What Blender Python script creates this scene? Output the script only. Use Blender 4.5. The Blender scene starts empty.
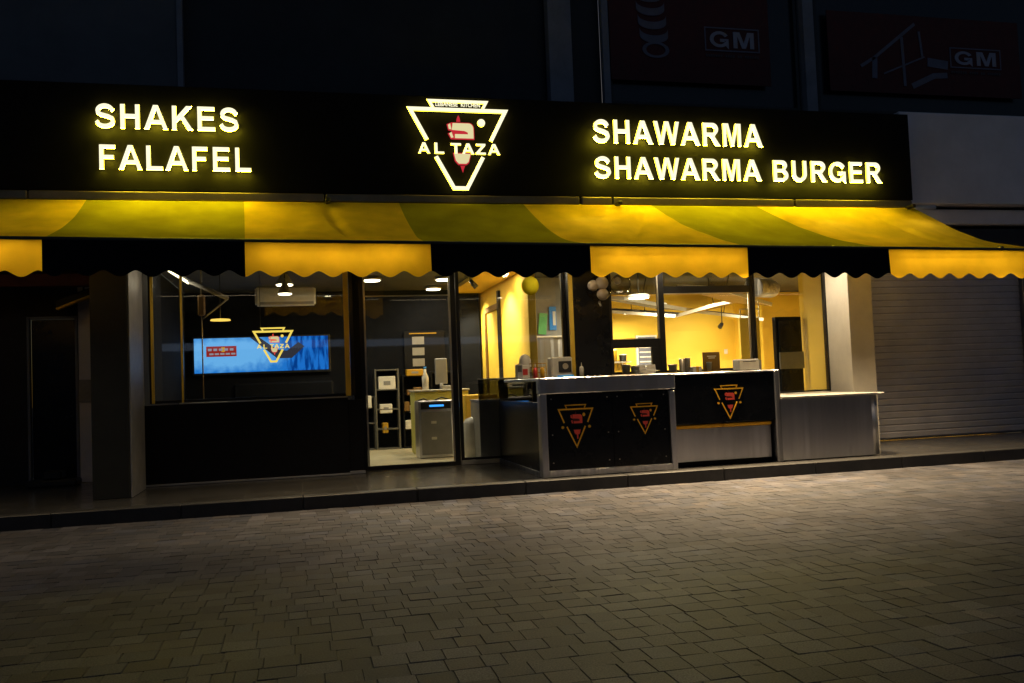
import bpy, bmesh, math, random
from mathutils import Vector, Matrix
random.seed(7)
S = bpy.context.scene
COL = S.collection
# ------------------------------------------------------------------ camera
cd = bpy.data.cameras.new('camera'); CAM = bpy.data.objects.new('camera', cd); COL.objects.link(CAM)
Rm = Matrix(((0.9714241, 0.02746028, -0.23575654), (-0.23407885, -0.0535098, -0.97074394), (-0.03927218, 0.99818968, -0.04555284)))
CAM.matrix_world = Matrix.Translation((0, -9.5, 1.25)) @ Rm.to_4x4()
cd.sensor_width = 36; cd.lens = 880 / 1024 * 36; cd.clip_start = 0.05; cd.clip_end = 1000
S.camera = CAM
# ------------------------------------------------------------------ night sky, faint light, exposure
W = bpy.data.worlds.new('World'); S.world = W; W.use_nodes = True
nt = W.node_tree; bg = nt.nodes['Background']
sky = nt.nodes.new('ShaderNodeTexSky'); sky.sky_type = 'NISHITA'; sky.sun_disc = False
sky.sun_elevation = math.radians(4); sky.sun_rotation = math.radians(20)
tintn = nt.nodes.new('ShaderNodeMix'); tintn.data_type = 'RGBA'; tintn.blend_type = 'MULTIPLY'; tintn.inputs['Factor'].default_value = 1; tintn.inputs['B'].default_value = (.56, .68, 1.05, 1)   # deep blue night air
nt.links.new(sky.outputs[0], tintn.inputs['A']); nt.links.new(tintn.outputs['Result'], bg.inputs[0]); bg.inputs[1].default_value = 0.042
sl = bpy.data.lights.new('moonlight', 'SUN'); sl.energy = 0.03; sl.angle = math.radians(20); sl.color = (.85, .9, 1)
so = bpy.data.objects.new('moonlight', sl); COL.objects.link(so); so.rotation_euler = (math.radians(38), math.radians(28), 0)
vs = S.view_settings; vs.view_transform = 'Standard'; vs.look = 'None'; vs.exposure = 0; vs.gamma = 1; vs.use_curve_mapping = False
S.cycles.use_denoising = True
S.cycles.max_bounces = 8; S.cycles.transparent_max_bounces = 16; S.cycles.sample_clamp_indirect = 4
S.cycles.caustics_reflective = False; S.cycles.caustics_refractive = False

# ------------------------------------------------------------------ materials
def nodemat(name):
    m = bpy.data.materials.new(name); m.use_nodes = True
    return m, m.node_tree, m.node_tree.nodes['Principled BSDF']
def mat(name, col, rough=0.6, metal=0.0, var=0.12, scale=6.0, bump=0.0, bscale=60.0, spec=0.5, rvar=0.0, stretch=(1, 1, 1), bstretch=None, bdist=.01):
    m, t, b = nodemat(name); N = t.nodes; L = t.links
    tc = N.new('ShaderNodeTexCoord'); mp = N.new('ShaderNodeMapping'); mp.inputs['Scale'].default_value = stretch
    L.new(tc.outputs['Object'], mp.inputs[0])
    nz = N.new('ShaderNodeTexNoise'); nz.inputs['Scale'].default_value = scale; nz.inputs['Detail'].default_value = 6; nz.inputs['Roughness'].default_value = 0.65
    L.new(mp.outputs[0], nz.inputs['Vector'])
    mr = N.new('ShaderNodeMapRange'); mr.inputs[1].default_value = 0.3; mr.inputs[2].default_value = 0.7
    mr.inputs[3].default_value = 1 - var; mr.inputs[4].default_value = 1 + var; L.new(nz.outputs[0], mr.inputs[0])
    vm = N.new('ShaderNodeVectorMath'); vm.operation = 'SCALE'; vm.inputs[0].default_value = col[:3]; L.new(mr.outputs[0], vm.inputs['Scale'])
    L.new(vm.outputs[0], b.inputs['Base Color'])
    b.inputs['Metallic'].default_value = metal; b.inputs['Specular IOR Level'].default_value = spec
    b.inputs['Roughness'].default_value = rough
    if rvar:
        m2 = N.new('ShaderNodeMapRange'); m2.inputs[1].default_value = 0.3; m2.inputs[2].default_value = 0.7
        m2.inputs[3].default_value = max(0.02, rough - rvar); m2.inputs[4].default_value = min(1, rough + rvar)
        L.new(nz.outputs[0], m2.inputs[0]); L.new(m2.outputs[0], b.inputs['Roughness'])
    if bump:
        n2 = N.new('ShaderNodeTexNoise'); n2.inputs['Scale'].default_value = bscale; n2.inputs['Detail'].default_value = 4
        mp2 = N.new('ShaderNodeMapping'); mp2.inputs['Scale'].default_value = bstretch or stretch; L.new(tc.outputs['Object'], mp2.inputs[0]); L.new(mp2.outputs[0], n2.inputs['Vector'])
        bp = N.new('ShaderNodeBump'); bp.inputs['Strength'].default_value = bump; bp.inputs['Distance'].default_value = bdist
        L.new(n2.outputs[0], bp.inputs['Height']); L.new(bp.outputs[0], b.inputs['Normal'])
    return m
def emit(name, col, st):
    m = bpy.data.materials.new(name); m.use_nodes = True; t = m.node_tree; t.nodes.clear()
    e = t.nodes.new('ShaderNodeEmission'); o = t.nodes.new('ShaderNodeOutputMaterial')
    e.inputs[0].default_value = (*col, 1); e.inputs[1].default_value = st; t.links.new(e.outputs[0], o.inputs[0]); return m
def glassmat(name, tint=(1, 1, 1), ior=1.5):
    m = bpy.data.materials.new(name); m.use_nodes = True; t = m.node_tree; t.nodes.clear(); N = t.nodes
    tr = N.new('ShaderNodeBsdfTransparent'); tr.inputs[0].default_value = (*tint, 1)
    gl = N.new('ShaderNodeBsdfGlossy'); gl.inputs['Roughness'].default_value = 0.02
    fr = N.new('ShaderNodeFresnel'); fr.inputs[0].default_value = ior
    mx = N.new('ShaderNodeMixShader'); o = N.new('ShaderNodeOutputMaterial')
    t.links.new(fr.outputs[0], mx.inputs[0]); t.links.new(tr.outputs[0], mx.inputs[1]); t.links.new(gl.outputs[0], mx.inputs[2]); t.links.new(mx.outputs[0], o.inputs[0])
    return m
def fabric(name, col, trans):
    m = bpy.data.materials.new(name); m.use_nodes = True; t = m.node_tree; t.nodes.clear(); N = t.nodes; L = t.links
    tc = N.new('ShaderNodeTexCoord')
    nz = N.new('ShaderNodeTexNoise'); nz.inputs['Scale'].default_value = 2.2; nz.inputs['Detail'].default_value = 7; L.new(tc.outputs['Object'], nz.inputs['Vector'])
    mr = N.new('ShaderNodeMapRange'); mr.inputs[1].default_value = .3; mr.inputs[2].default_value = .7; mr.inputs[3].default_value = .78; mr.inputs[4].default_value = 1.12; L.new(nz.outputs[0], mr.inputs[0])
    vm = N.new('ShaderNodeVectorMath'); vm.operation = 'SCALE'; vm.inputs[0].default_value = col; L.new(mr.outputs[0], vm.inputs['Scale'])
    wv = N.new('ShaderNodeTexNoise'); wv.inputs['Scale'].default_value = 220; L.new(tc.outputs['Object'], wv.inputs['Vector'])
    bp = N.new('ShaderNodeBump'); bp.inputs['Strength'].default_value = .25; bp.inputs['Distance'].default_value = .003; L.new(wv.outputs[0], bp.inputs['Height'])
    d = N.new('ShaderNodeBsdfDiffuse'); tl = N.new('ShaderNodeBsdfTranslucent'); mx = N.new('ShaderNodeMixShader'); o = N.new('ShaderNodeOutputMaterial')
    L.new(vm.outputs[0], d.inputs[0]); L.new(vm.outputs[0], tl.inputs[0]); L.new(bp.outputs[0], d.inputs['Normal'])
    mx.inputs[0].default_value = trans
    L.new(d.outputs[0], mx.inputs[1]); L.new(tl.outputs[0], mx.inputs[2]); L.new(mx.outputs[0], o.inputs[0]); return m
def steelmat(name, col=(.72, .71, .74), rough=.33, metal=1.0):
    return mat(name, col, rough, metal, var=.10, scale=2.2, rvar=.04, bump=.9, bscale=1.6, stretch=(1, 1, .02), bstretch=(1, 1, .03), bdist=.22)
M = {}
M['steel'] = steelmat('brushed_steel'); M['steel_dark'] = steelmat('worn_steel', (.34, .34, .36), .36)
M['black'] = mat('black_panel', (.007, .008, .011), .25, rvar=.03, scale=3, spec=.3)
M['board'] = mat('sign_board_black', (.006, .006, .006), .65, var=.2, spec=.08)
M['blackpaint'] = mat('black_paint', (.006, .006, .008), .45, bump=.05, spec=.2)
M['darkwall'] = mat('dark_render', (.018, .02, .024), .7, var=.3, scale=2, bump=.15)
M['upperwall'] = mat('upper_cladding', (.085, .09, .1), .6, var=.2, scale=1.5, bump=.1)
M['pilaster'] = mat('pale_pilaster', (.2, .21, .25), .6, var=.15, scale=4)
M['white_wall'] = mat('white_render', (.8, .77, .8), .75, var=.1, scale=1.4, bump=.25, bscale=25)
M['cream'] = mat('cream_render', (.62, .58, .5), .7, var=.1, scale=2.5, bump=.2, bscale=40)
M['greywall'] = mat('grey_plaster', (.32, .31, .29), .8, var=.15, scale=3, bump=.2)
M['column'] = mat('dark_column_tile', (.03, .03, .024), .4, var=.15, scale=4)
M['marble'] = mat('grey_stone', (.3, .3, .31), .4, var=.2, scale=5)
M['yellow'] = mat('yellow_wall_paint', (.82, .54, .055), .65, var=.05, scale=2, bump=.08)
M['intdark'] = mat('dark_interior_wall', (.008, .009, .013), .8, var=.3, scale=2, spec=.1)
M['ceil'] = mat('interior_ceiling', (.04, .038, .035), .8, var=.3, scale=3)
M['panelgrey'] = mat('acoustic_panel', (.13, .12, .11), .8, var=.1)
M['paneledge'] = mat('panel_edge', (.7, .66, .58), .5)
M['panelamber'] = mat('amber_panel', (.2, .11, .012), .8, var=.15)
M['frame'] = mat('black_aluminium', (.02, .02, .022), .3, .4)
M['bright_alu'] = mat('bright_aluminium', (.6, .55, .45), .3, .9)
M['bronze'] = mat('bronze_aluminium', (.28, .22, .14), .35, .8, var=.25, scale=2)
M['awn_bar'] = mat('dark_bar', (.05, .045, .035), .4, .3)
M['shutter'] = mat('shutter_metal', (.5, .49, .52), .5, .1, var=.14, scale=2)
M['white'] = mat('white_plastic', (.75, .72, .66), .4)
M['whitetop'] = mat('white_countertop', (.42, .4, .36), .35)
M['strip'] = emit('strip_diffuser', (1, .8, .5), 2.5); M['shelfgrey'] = mat('shelf_grey', (.12, .115, .1), .6)
M['grey'] = mat('grey_plastic', (.25, .25, .26), .45)
M['black_plastic'] = mat('black_plastic', (.02, .02, .02), .4)
M['red'] = mat('red_print', (.45, .02, .015), .5)
M['amberprint'] = mat('amber_print', (.5, .28, .01), .5)
M['logo_amber'] = mat('logo_amber_print', (.95, .5, .02), .5); M['logo_red'] = mat('logo_red_print', (.85, .09, .06), .5)
M['blueprint'] = mat('blue_print', (.02, .25, .8), .5)
M['greenprint'] = mat('green_print', (.15, .5, .16), .5)
M['wood'] = mat('wood_frame', (.2, .11, .03), .5, var=.3, stretch=(1, 1, .1), scale=20)
M['paper'] = mat('paper', (.8, .77, .7), .7)
M['limegreen'] = mat('lime_counter_panel', (.62, .6, .16), .5)
M['bannerred'] = mat('dark_red_banner', (.065, .005, .006), .7, var=.2)
M['bannergrey'] = mat('banner_grey_print', (.13, .14, .2), .7)
M['bannerpale'] = mat('banner_pale_print', (.3, .32, .42), .7)
M['bannerdark'] = mat('banner_dark_print', (.02, .02, .025), .7)
M['trash'] = mat('white_plastic_bag', (.6, .58, .56), .35, bump=.6, bscale=14)
M['glass'] = glassmat('window_glass', (.93, .95, .94))
M['darkglass'] = glassmat('smoked_glass', (.25, .26, .26))
M['letter_face'] = emit('lit_letter_face', (1, .93, .62), 1.25)
M['letter_side'] = emit('lit_letter_side', (1, .79, .03), 110); M['letter_rim'] = emit('lit_letter_rim', (1, .76, .03), 9)
M['shaw_face'] = emit('lit_emblem_meat', (.9, .8, .42), .85)
M['logo_face'] = emit('lit_emblem_face', (1, .93, .62), 1.25); M['logo_side'] = emit('lit_emblem_side', (1, .77, .03), 8)
M['shaw_red'] = emit('lit_emblem_red', (.9, .04, .06), .6)
M['lamp'] = emit('lamp_diffuser', (1, .86, .6), 14)
M['neon'] = emit('neon_yellow', (1, .72, .12), 1.15)
M['neon_red'] = emit('neon_red', (1, .08, .06), 1.0)
M['led_blue'] = emit('blue_display', (.05, .35, 1), 1.6)
M['fab_y'] = fabric('yellow_awning_fabric', (.88, .59, .03), .16)
M['fab_g'] = fabric('black_fabric_sign_sheen', (.36, .32, .016), .05)  # black cloth; the sign's yellow sheen is put into its colour
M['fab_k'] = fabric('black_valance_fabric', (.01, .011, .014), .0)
M['fab_yv'] = fabric('yellow_valance_fabric', (.9, .52, .015), .5)

# ------------------------------------------------------------------ object helpers
def tag(o, label=None, cat=None, group=None, kind=None):
    if label: o['label'] = label
    if cat: o['category'] = cat
    if group: o['group'] = group
    if kind: o['kind'] = kind
    return o
def thing(name, loc, label, cat, group=None, rz=0):
    o = bpy.data.objects.new(name, None); COL.objects.link(o); o.location = loc; o.rotation_euler = (0, 0, rz); o.empty_display_size = .1
    return tag(o, label, cat, group)
class MB:
    """collects shapes into one mesh"""
    def __init__(s): s.bm = bmesh.new()
    def box(s, x0, x1, y0, y1, z0, z1, bev=0.0, mi=0, rot=None, seg=1):
        r = bmesh.ops.create_cube(s.bm, size=1); v = r['verts']
        c = Vector(((x0 + x1) / 2, (y0 + y1) / 2, (z0 + z1) / 2)); d = Vector((abs(x1 - x0), abs(y1 - y0), abs(z1 - z0)))
        for q in v: q.co = Vector((q.co.x * d.x, q.co.y * d.y, q.co.z * d.z))
        fs = set(f for q in v for f in q.link_faces)
        if bev:
            b = bmesh.ops.bevel(s.bm, geom=list(set(e for q in v for e in q.link_edges)), offset=min(bev, min(d) * .45), segments=seg, affect='EDGES')
            v = b['verts']; fs = set(f for q in v for f in q.link_faces)
        for q in v: q.co = ((rot @ q.co) if rot else q.co) + c
        for f in fs: f.material_index = mi
        return s
    def cyl(s, p0, p1, r0, r1=None, n=16, mi=0, cap=True):
        p0 = Vector(p0); p1 = Vector(p1); r1 = r0 if r1 is None else r1
        ax = p1 - p0; q = ax.to_track_quat('Z', 'Y').to_matrix()
        a = [s.bm.verts.new(p0 + q @ Vector((r0 * math.cos(2 * math.pi * i / n), r0 * math.sin(2 * math.pi * i / n), 0))) for i in range(n)]
        b = [s.bm.verts.new(p1 + q @ Vector((r1 * math.cos(2 * math.pi * i / n), r1 * math.sin(2 * math.pi * i / n), 0))) for i in range(n)]
        for i in range(n):
            f = s.bm.faces.new((a[i], a[(i + 1) % n], b[(i + 1) % n], b[i])); f.smooth = True; f.material_index = mi
        if cap:
            s.bm.faces.new(a[::-1]).material_index = mi; s.bm.faces.new(b).material_index = mi
        return s
    def tube(s, pts, r, n=10, mi=0):
        for a, b in zip(pts[:-1], pts[1:]): s.cyl(a, b, r, n=n, mi=mi)
        return s
    def lathe(s, prof, c=(0, 0, 0), n=24, mi=0):
        rings = []
        for r, z in prof: rings.append([s.bm.verts.new((c[0] + r * math.cos(2 * math.pi * i / n), c[1] + r * math.sin(2 * math.pi * i / n), c[2] + z)) for i in range(n)])
        for A, B in zip(rings[:-1], rings[1:]):
            for i in range(n):
                f = s.bm.faces.new((A[i], A[(i + 1) % n], B[(i + 1) % n], B[i])); f.smooth = True; f.material_index = mi
        s.bm.faces.new(rings[0][::-1]).material_index = mi; s.bm.faces.new(rings[-1]).material_index = mi
        return s
    def sphere(s, c, r, sc=(1, 1, 1), mi=0, sub=3):
        q = bmesh.ops.create_icosphere(s.bm, subdivisions=sub, radius=r)
        for v in q['verts']: v.co = Vector((v.co.x * sc[0], v.co.y * sc[1], v.co.z * sc[2])) + Vector(c)
        for f in set(f for v in q['verts'] for f in v.link_faces): f.smooth = True; f.material_index = mi
        return s
    def build(s, name, mats, parent=None, **kw):
        me = bpy.data.meshes.new(name); bmesh.ops.recalc_face_normals(s.bm, faces=s.bm.faces); s.bm.to_mesh(me); s.bm.free()
        for m in (mats if isinstance(mats, (list, tuple)) else [mats]): me.materials.append(M[m] if isinstance(m, str) else m)
        o = bpy.data.objects.new(name, me); COL.objects.link(o)
        if parent: o.parent = parent; o.matrix_parent_inverse = Matrix.Identity(4)
        return tag(o, **kw)
def part(name, parent, m, *boxes, bev=.004, **kw):
    """axis boxes given in world space, stored in the parent's space"""
    off = Vector((0, 0, 0)); p = parent
    while p is not None: off += p.location; p = p.parent
    b = MB()
    for q in boxes: b.box(q[0] - off.x, q[1] - off.x, q[2] - off.y, q[3] - off.y, q[4] - off.z, q[5] - off.z, bev)
    return b.build(name, m, parent, **kw)
def flat(name, loops, depth, mats, parent=None, loc=(0, 0, 0), thin=0.0, **kw):
    """outline loops in (x, z), filled and given a thickness, facing -Y"""
    cu = bpy.data.curves.new(name, 'CURVE'); cu.dimensions = '2D'; cu.fill_mode = 'BOTH'; cu.extrude = depth / 2; cu.offset = -thin
    for lp in loops:
        sp = cu.splines.new('POLY'); sp.points.add(len(lp) - 1); sp.use_cyclic_u = True
        for q, (x, z) in zip(sp.points, lp): q.co = (x, z, 0, 1)
    tmp = bpy.data.objects.new(name, cu); me = bpy.data.meshes.new_from_object(tmp); bpy.data.objects.remove(tmp); bpy.data.curves.remove(cu)
    me.name = name
    me.transform(Matrix.Rotation(math.radians(90), 4, 'X'))
    me.materials.clear()
    for m in (mats if isinstance(mats, (list, tuple)) else [mats]): me.materials.append(M[m] if isinstance(m, str) else m)
    if len(me.materials) > 1:
        for p in me.polygons: p.material_index = 0 if abs(p.normal.y) > .7 else (1 if p.normal.z < -.3 or len(me.materials) < 3 else 2)
    else:
        for p in me.polygons: p.material_index = 0
    o = bpy.data.objects.new(name, me); COL.objects.link(o); o.location = loc
    if parent: o.parent = parent
    return tag(o, **kw)
def stroke(pts, w, closed=False):
    """outline of a line of width w with mitred corners: one loop, or two when closed"""
    P = [Vector(p) for p in pts]; n = len(P); L = []; Rr = []
    for i in range(n):
        a = P[i - 1] if (closed or i > 0) else None; b = P[(i + 1) % n] if (closed or i < n - 1) else None
        d0 = (P[i] - a).normalized() if a is not None else (b - P[i]).normalized()
        d1 = (b - P[i]).normalized() if b is not None else d0
        n0 = Vector((-d0.y, d0.x)); n1 = Vector((-d1.y, d1.x)); m = (n0 + n1)
        m = m.normalized() if m.length > 1e-6 else n0
        k = (w / 2) / max(.3, m.dot(n0)); L.append(tuple(P[i] + m * k)); Rr.append(tuple(P[i] - m * k))
    return [L, Rr] if closed else [L + Rr[::-1]]
def arc(cx, cy, rx, ry, a0, a1, n=10):
    return [(cx + rx * math.cos(math.radians(a0 + (a1 - a0) * i / n)), cy + ry * math.sin(math.radians(a0 + (a1 - a0) * i / n))) for i in range(n + 1)]
def setlight(name, parent, typ, loc, energy, col=(1, .84, .58), size=.3, spot=None, aim=None, blend=.6):
    l = bpy.data.lights.new(name, typ); l.energy = energy; l.color = col
    if typ == 'AREA': l.shape = 'DISK'; l.size = size
    else: l.shadow_soft_size = size
    if spot: l.spot_size = math.radians(spot); l.spot_blend = blend
    o = bpy.data.objects.new(name, l); COL.objects.link(o); o.parent = parent; o.location = loc
    if aim: o.rotation_euler = Vector(aim).to_track_quat('-Z', 'Y').to_euler()
    return o

# ------------------------------------------------------------------ glyphs (bold grotesque capitals, cap height 1)
def gl():
    G = {}
    G['H'] = ([[(.1, 0), (.1, 1), (.31, 1), (.31, .61), (.70, .61), (.70, 1), (.91, 1), (.91, 0), (.70, 0), (.70, .43), (.31, .43), (.31, 0)]], 1.01)
    G['A'] = ([[(0, 0), (.39, 1), (.61, 1), (1.01, 0), (.79, 0), (.70, .23), (.30, .23), (.215, 0)], [(.37, .40), (.505, .77), (.64, .40)]], 1.01)
    G['K'] = ([[(.1, 0), (.1, 1), (.31, 1), (.31, .57), (.70, 1), (.98, 1), (.60, .61), (1.01, 0), (.75, 0), (.46, .46), (.31, .31), (.31, 0)]], 1.01)
    G['E'] = ([[(.1, 0), (.1, 1), (.85, 1), (.85, .83), (.31, .83), (.31, .61), (.81, .61), (.81, .44), (.31, .44), (.31, .17), (.87, .17), (.87, 0)]], .93)
    G['F'] = ([[(.1, 0), (.1, 1), (.79, 1), (.79, .83), (.31, .83), (.31, .59), (.72, .59), (.72, .42), (.31, .42), (.31, 0)]], .85)
    G['L'] = ([[(.1, 0), (.1, 1), (.31, 1), (.31, .17), (.82, .17), (.82, 0)]], .85)
    G['T'] = ([[(.32, 0), (.32, .83), (.02, .83), (.02, 1), (.83, 1), (.83, .83), (.53, .83), (.53, 0)]], .85)
    G['Z'] = ([[(.03, 0), (.03, .17), (.53, .83), (.07, .83), (.07, 1), (.81, 1), (.81, .84), (.30, .17), (.82, .17), (.82, 0)]], .85)
    G['M'] = ([[(.1, 0), (.1, 1), (.40, 1), (.58, .32), (.76, 1), (1.06, 1), (1.06, 0), (.87, 0), (.87, .76), (.67, 0), (.49, 0), (.29, .76), (.29, 0)]], 1.16)
    G['W'] = ([[(.25, 0), (0, 1), (.21, 1), (.37, .32), (.555, 1), (.775, 1), (.96, .32), (1.115, 1), (1.32, 1), (1.07, 0), (.85, 0), (.665, .71), (.48, 0)]], 1.32)
    G['U'] = (stroke([(.20, 1), (.20, .40)] + arc(.505, .38, .305, .295, 180, 360, 14)[1:-1] + [(.81, .40), (.81, 1)], .205), 1.01)
    G['R'] = ([[(.1, 0), (.1, 1), (.58, 1)] + arc(.62, .72, .30, .28, 90, -52, 10) + [(.72, .40), (1.01, 0), (.76, 0), (.53, .36), (.45, .42), (.31, .42), (.31, 0)],
               [(.31, .58), (.31, .83), (.58, .83)] + arc(.59, .705, .12, .125, 90, -90, 8) + [(.56, .58)]], 1.01)
    G['B'] = ([[(.1, 0), (.1, 1), (.58, 1)] + arc(.60, .755, .28, .245, 90, -50, 9) + arc(.63, .285, .30, .285, 58, -90, 10),
               [(.31, .60), (.31, .83), (.56, .83)] + arc(.57, .715, .105, .115, 90, -90, 7), [(.31, .17), (.31, .44), (.58, .44)] + arc(.60, .305, .12, .135, 90, -90, 7)], 1.01)
    G['S'] = (stroke([(.80, .70)] + arc(.475, .70, .29, .205, 12, 180, 10) + [(.20, .63), (.30, .555), (.60, .48), (.745, .41), (.78, .32)] + arc(.47, .29, .315, .20, 0, -172, 12) + [(.125, .30)], .19), .93)
    G['G'] = (stroke(arc(.56, .5, .40, .40, 30, 322, 22) + [(.915, .20), (.915, .44), (.58, .44)], .19), 1.09)
    return G
GL = gl()
def word(text, x0, x1, zb, h, depth, y, mats, parent, name='letter', track=0.04, thin=0.0):
    tot = sum(GL[c][1] if c != ' ' else .45 for c in text) + track * (len(text) - 1); sx = (x1 - x0) / tot; x = x0; out = []
    for c in text:
        if c == ' ': x += (.45 + track) * sx; continue
        loops, w = GL[c]
        out.append(flat(name, [[(px * sx, pz * h) for px, pz in lp] for lp in loops], depth, mats, parent, (x, y, zb), thin=thin)); x += (w + track) * sx
    return out
def fonttext(body, h, mats, parent, loc, name='lettering', width=None, depth=.004, **kw):
    c = bpy.data.curves.new(name, 'FONT'); c.body = body; c.size = h * 1.4; c.extrude = depth / 2; c.offset = h * .02; c.align_x = 'CENTER'
    tmp = bpy.data.objects.new(name, c); COL.objects.link(tmp); bpy.context.view_layer.update()
    me = bpy.data.meshes.new_from_object(tmp.evaluated_get(bpy.context.evaluated_depsgraph_get())); bpy.data.objects.remove(tmp)
    me.transform(Matrix.Rotation(math.radians(90), 4, 'X')); me.materials.clear(); me.materials.append(M[mats])
    if width:
        xs = [v.co.x for v in me.vertices]; k = width / (max(xs) - min(xs)); me.transform(Matrix.Diagonal((k, 1, 1, 1)))
    o = bpy.data.objects.new(name, me); COL.objects.link(o); o.parent = parent; o.location = loc; return tag(o, **kw)

def emblem(parent, cx, top, width, y, depth, lines, meat, red, thin=24, letters=True, vs_=1.0):
    """inverted triangle emblem: 666 units wide, 540 high"""
    k = width / 666.0
    def T(lps): return [[(px * k, -pz * k * vs_) for px, pz in lp] for lp in lps]
    o = (cx, y, top); t = thin
    def ed(z): return -322 + (z / 540.0) * 278     # left edge centre line at depth z
    if letters:
        loops = stroke([(ed(212), 212), (-318, 11), (318, 11), (-ed(212), 212)], t) + stroke([(ed(322), 322), (-44, 529), (44, 529), (-ed(322), 322)], t)
    else:
        loops = stroke([(ed(200), 200), (-318, 11), (318, 11), (-ed(200), 200)], t) + stroke([(-318 + 318 * .46, 255), (0, 540), (318 - 318 * .46, 255)], t)
    flat('emblem_outline', T(loops), depth, lines, parent, o)
    flat('emblem_header', T(stroke([(-166, -3), (-190, -46), (190, -46), (166, -3)], t * .75)), depth, lines, parent, o)
    flat('emblem_dot', T([arc(152, 92, 25, 25, 0, 360, 18)[:-1]]), depth, lines, parent, o)
    body = [[(-50, 92), (62, 92)] + arc(72, 132, 36, 40, 270, 360, 6) + [(108, 205), (-35, 205), (-35, 176), (66, 176), (66, 160), (40, 148), (-58, 142)]]
    body2 = [[(-46, 302), (80, 302), (62, 355), (45, 366), (-12, 366), (-34, 345)]]
    bits = [[(-86, 105), (-70, 95), (-62, 138), (-80, 136)], [(-78, 172), (-62, 160), (-48, 200), (-64, 204)]]
    def sh(lps, f): return [[(22 + (px - 22) * f, 150 + (pz - 150) * f) if pz < 230 else (22 + (px - 22) * f, pz) for px, pz in lp] for lp in lps]
    if letters: body, body2, bits = sh(body, .86), sh(body2, .86), sh(bits, .86)
    else:
        body, body2, bits = sh(body, 1.12), [[(22 + (px - 22) * 1.0, pz) for px, pz in lp] for lp in body2] + [[(6, 366), (34, 366), (30, 430), (12, 430)]], sh(bits, 1.12)
    def grow(lp, g):
        c = Vector((sum(p[0] for p in lp) / len(lp), sum(p[1] for p in lp) / len(lp)))
        return [tuple(Vector(p) + (Vector(p) - c).normalized() * g) for p in lp]
    flat('emblem_meat', T(body), depth * 1.2, meat, parent, o); [flat('emblem_meat', T([b2]), depth * 1.2, meat, parent, o) for b2 in body2]
    for b in bits: flat('emblem_slice', T([b]), depth * 1.2, meat, parent, o)
    back = [[(-58, 84), (66, 84)] + arc(76, 128, 40, 44, 270, 360, 6) + [(116, 213), (-40, 213), (-66, 212), (-88, 168), (-50, 158), (-66, 148), (-84, 144), (-95, 98)],
            [(-54, 294), (88, 294), (68, 360), (48, 374), (-15, 374), (-41, 349)]]
    back = sh(back, .86 if letters else 1.0)
    spikes = [[(-14, 86), (12, 86), (8, 60), (0, 44), (-8, 60)], [(4, 380), (34, 380), (24, 404), (19, 424), (12, 404)]]
    flat('emblem_outline_red', T(back + spikes), depth * .6, red, parent, (cx, y + depth * .32, top))
    if letters:
        for tx, a, b in (('A', -272, -195), ('L', -172, -100), ('T', -58, 12), ('A', 18, 97), ('Z', 107, 177), ('A', 192, 272)):
            word(tx, cx + a * k, cx + b * k, top - 302 * k, 70 * k, depth, y, lines, parent, 'emblem_letter')
    else:
        for sx in (-1, 1): flat('emblem_mark', T([arc(sx * 250, 262, 26, 20, 0, 360, 12)[:-1]]), depth, lines, parent, o)
    return k

# ================================================================== GROUND
g = MB(); g.box(-150, 150, -150, 150, -.6, -.005); g.build('ground', mat('joint_sand', (.14, .13, .12), .9, bump=.4), label='dark ground under and around the paved street', kind='structure')
# pavers: rows along the kerb, stones of mixed length, every one a little different
pm, pt, pb = nodemat('concrete_paver'); N = pt.nodes; L = pt.links
at = N.new('ShaderNodeAttribute'); at.attribute_name = 'stone'
tc = N.new('ShaderNodeTexCoord'); n1 = N.new('ShaderNodeTexNoise'); n1.inputs['Scale'].default_value = 1.1; n1.inputs['Detail'].default_value = 7; L.new(tc.outputs['Object'], n1.inputs['Vector'])
n2 = N.new('ShaderNodeTexNoise'); n2.inputs['Scale'].default_value = 120; n2.inputs['Detail'].default_value = 4; L.new(tc.outputs['Object'], n2.inputs['Vector'])
r1 = N.new('ShaderNodeMapRange'); r1.inputs[1].default_value = .3; r1.inputs[2].default_value = .7; r1.inputs[3].default_value = .75; r1.inputs[4].default_value = 1.2; L.new(n1.outputs[0], r1.inputs[0])
r2 = N.new('ShaderNodeMapRange'); r2.inputs[1].default_value = .3; r2.inputs[2].default_value = .7; r2.inputs[3].default_value = .5; r2.inputs[4].default_value = 1.5; L.new(n2.outputs[0], r2.inputs[0])
mm = N.new('ShaderNodeMath'); mm.operation = 'MULTIPLY'; L.new(r1.outputs[0], mm.inputs[0]); L.new(r2.outputs[0], mm.inputs[1])
vo = N.new('ShaderNodeTexVoronoi'); vo.inputs['Scale'].default_value = 2.3; L.new(tc.outputs['Object'], vo.inputs['Vector'])     # gum spots and small stains
sp = N.new('ShaderNodeMapRange'); sp.inputs[1].default_value = .035; sp.inputs[2].default_value = .055; sp.inputs[3].default_value = .35; sp.inputs[4].default_value = 1; L.new(vo.outputs['Distance'], sp.inputs[0])
n3 = N.new('ShaderNodeTexNoise'); n3.inputs['Scale'].default_value = .35; n3.inputs['Detail'].default_value = 5; L.new(tc.outputs['Object'], n3.inputs['Vector'])
r3 = N.new('ShaderNodeMapRange'); r3.inputs[1].default_value = .35; r3.inputs[2].default_value = .65; r3.inputs[3].default_value = .72; r3.inputs[4].default_value = 1.15; L.new(n3.outputs[0], r3.inputs[0])
m4 = N.new('ShaderNodeMath'); m4.operation = 'MULTIPLY'; L.new(mm.outputs[0], m4.inputs[0]); L.new(sp.outputs[0], m4.inputs[1])
m5 = N.new('ShaderNodeMath'); m5.operation = 'MULTIPLY'; L.new(m4.outputs[0], m5.inputs[0]); L.new(r3.outputs[0], m5.inputs[1])
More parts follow.
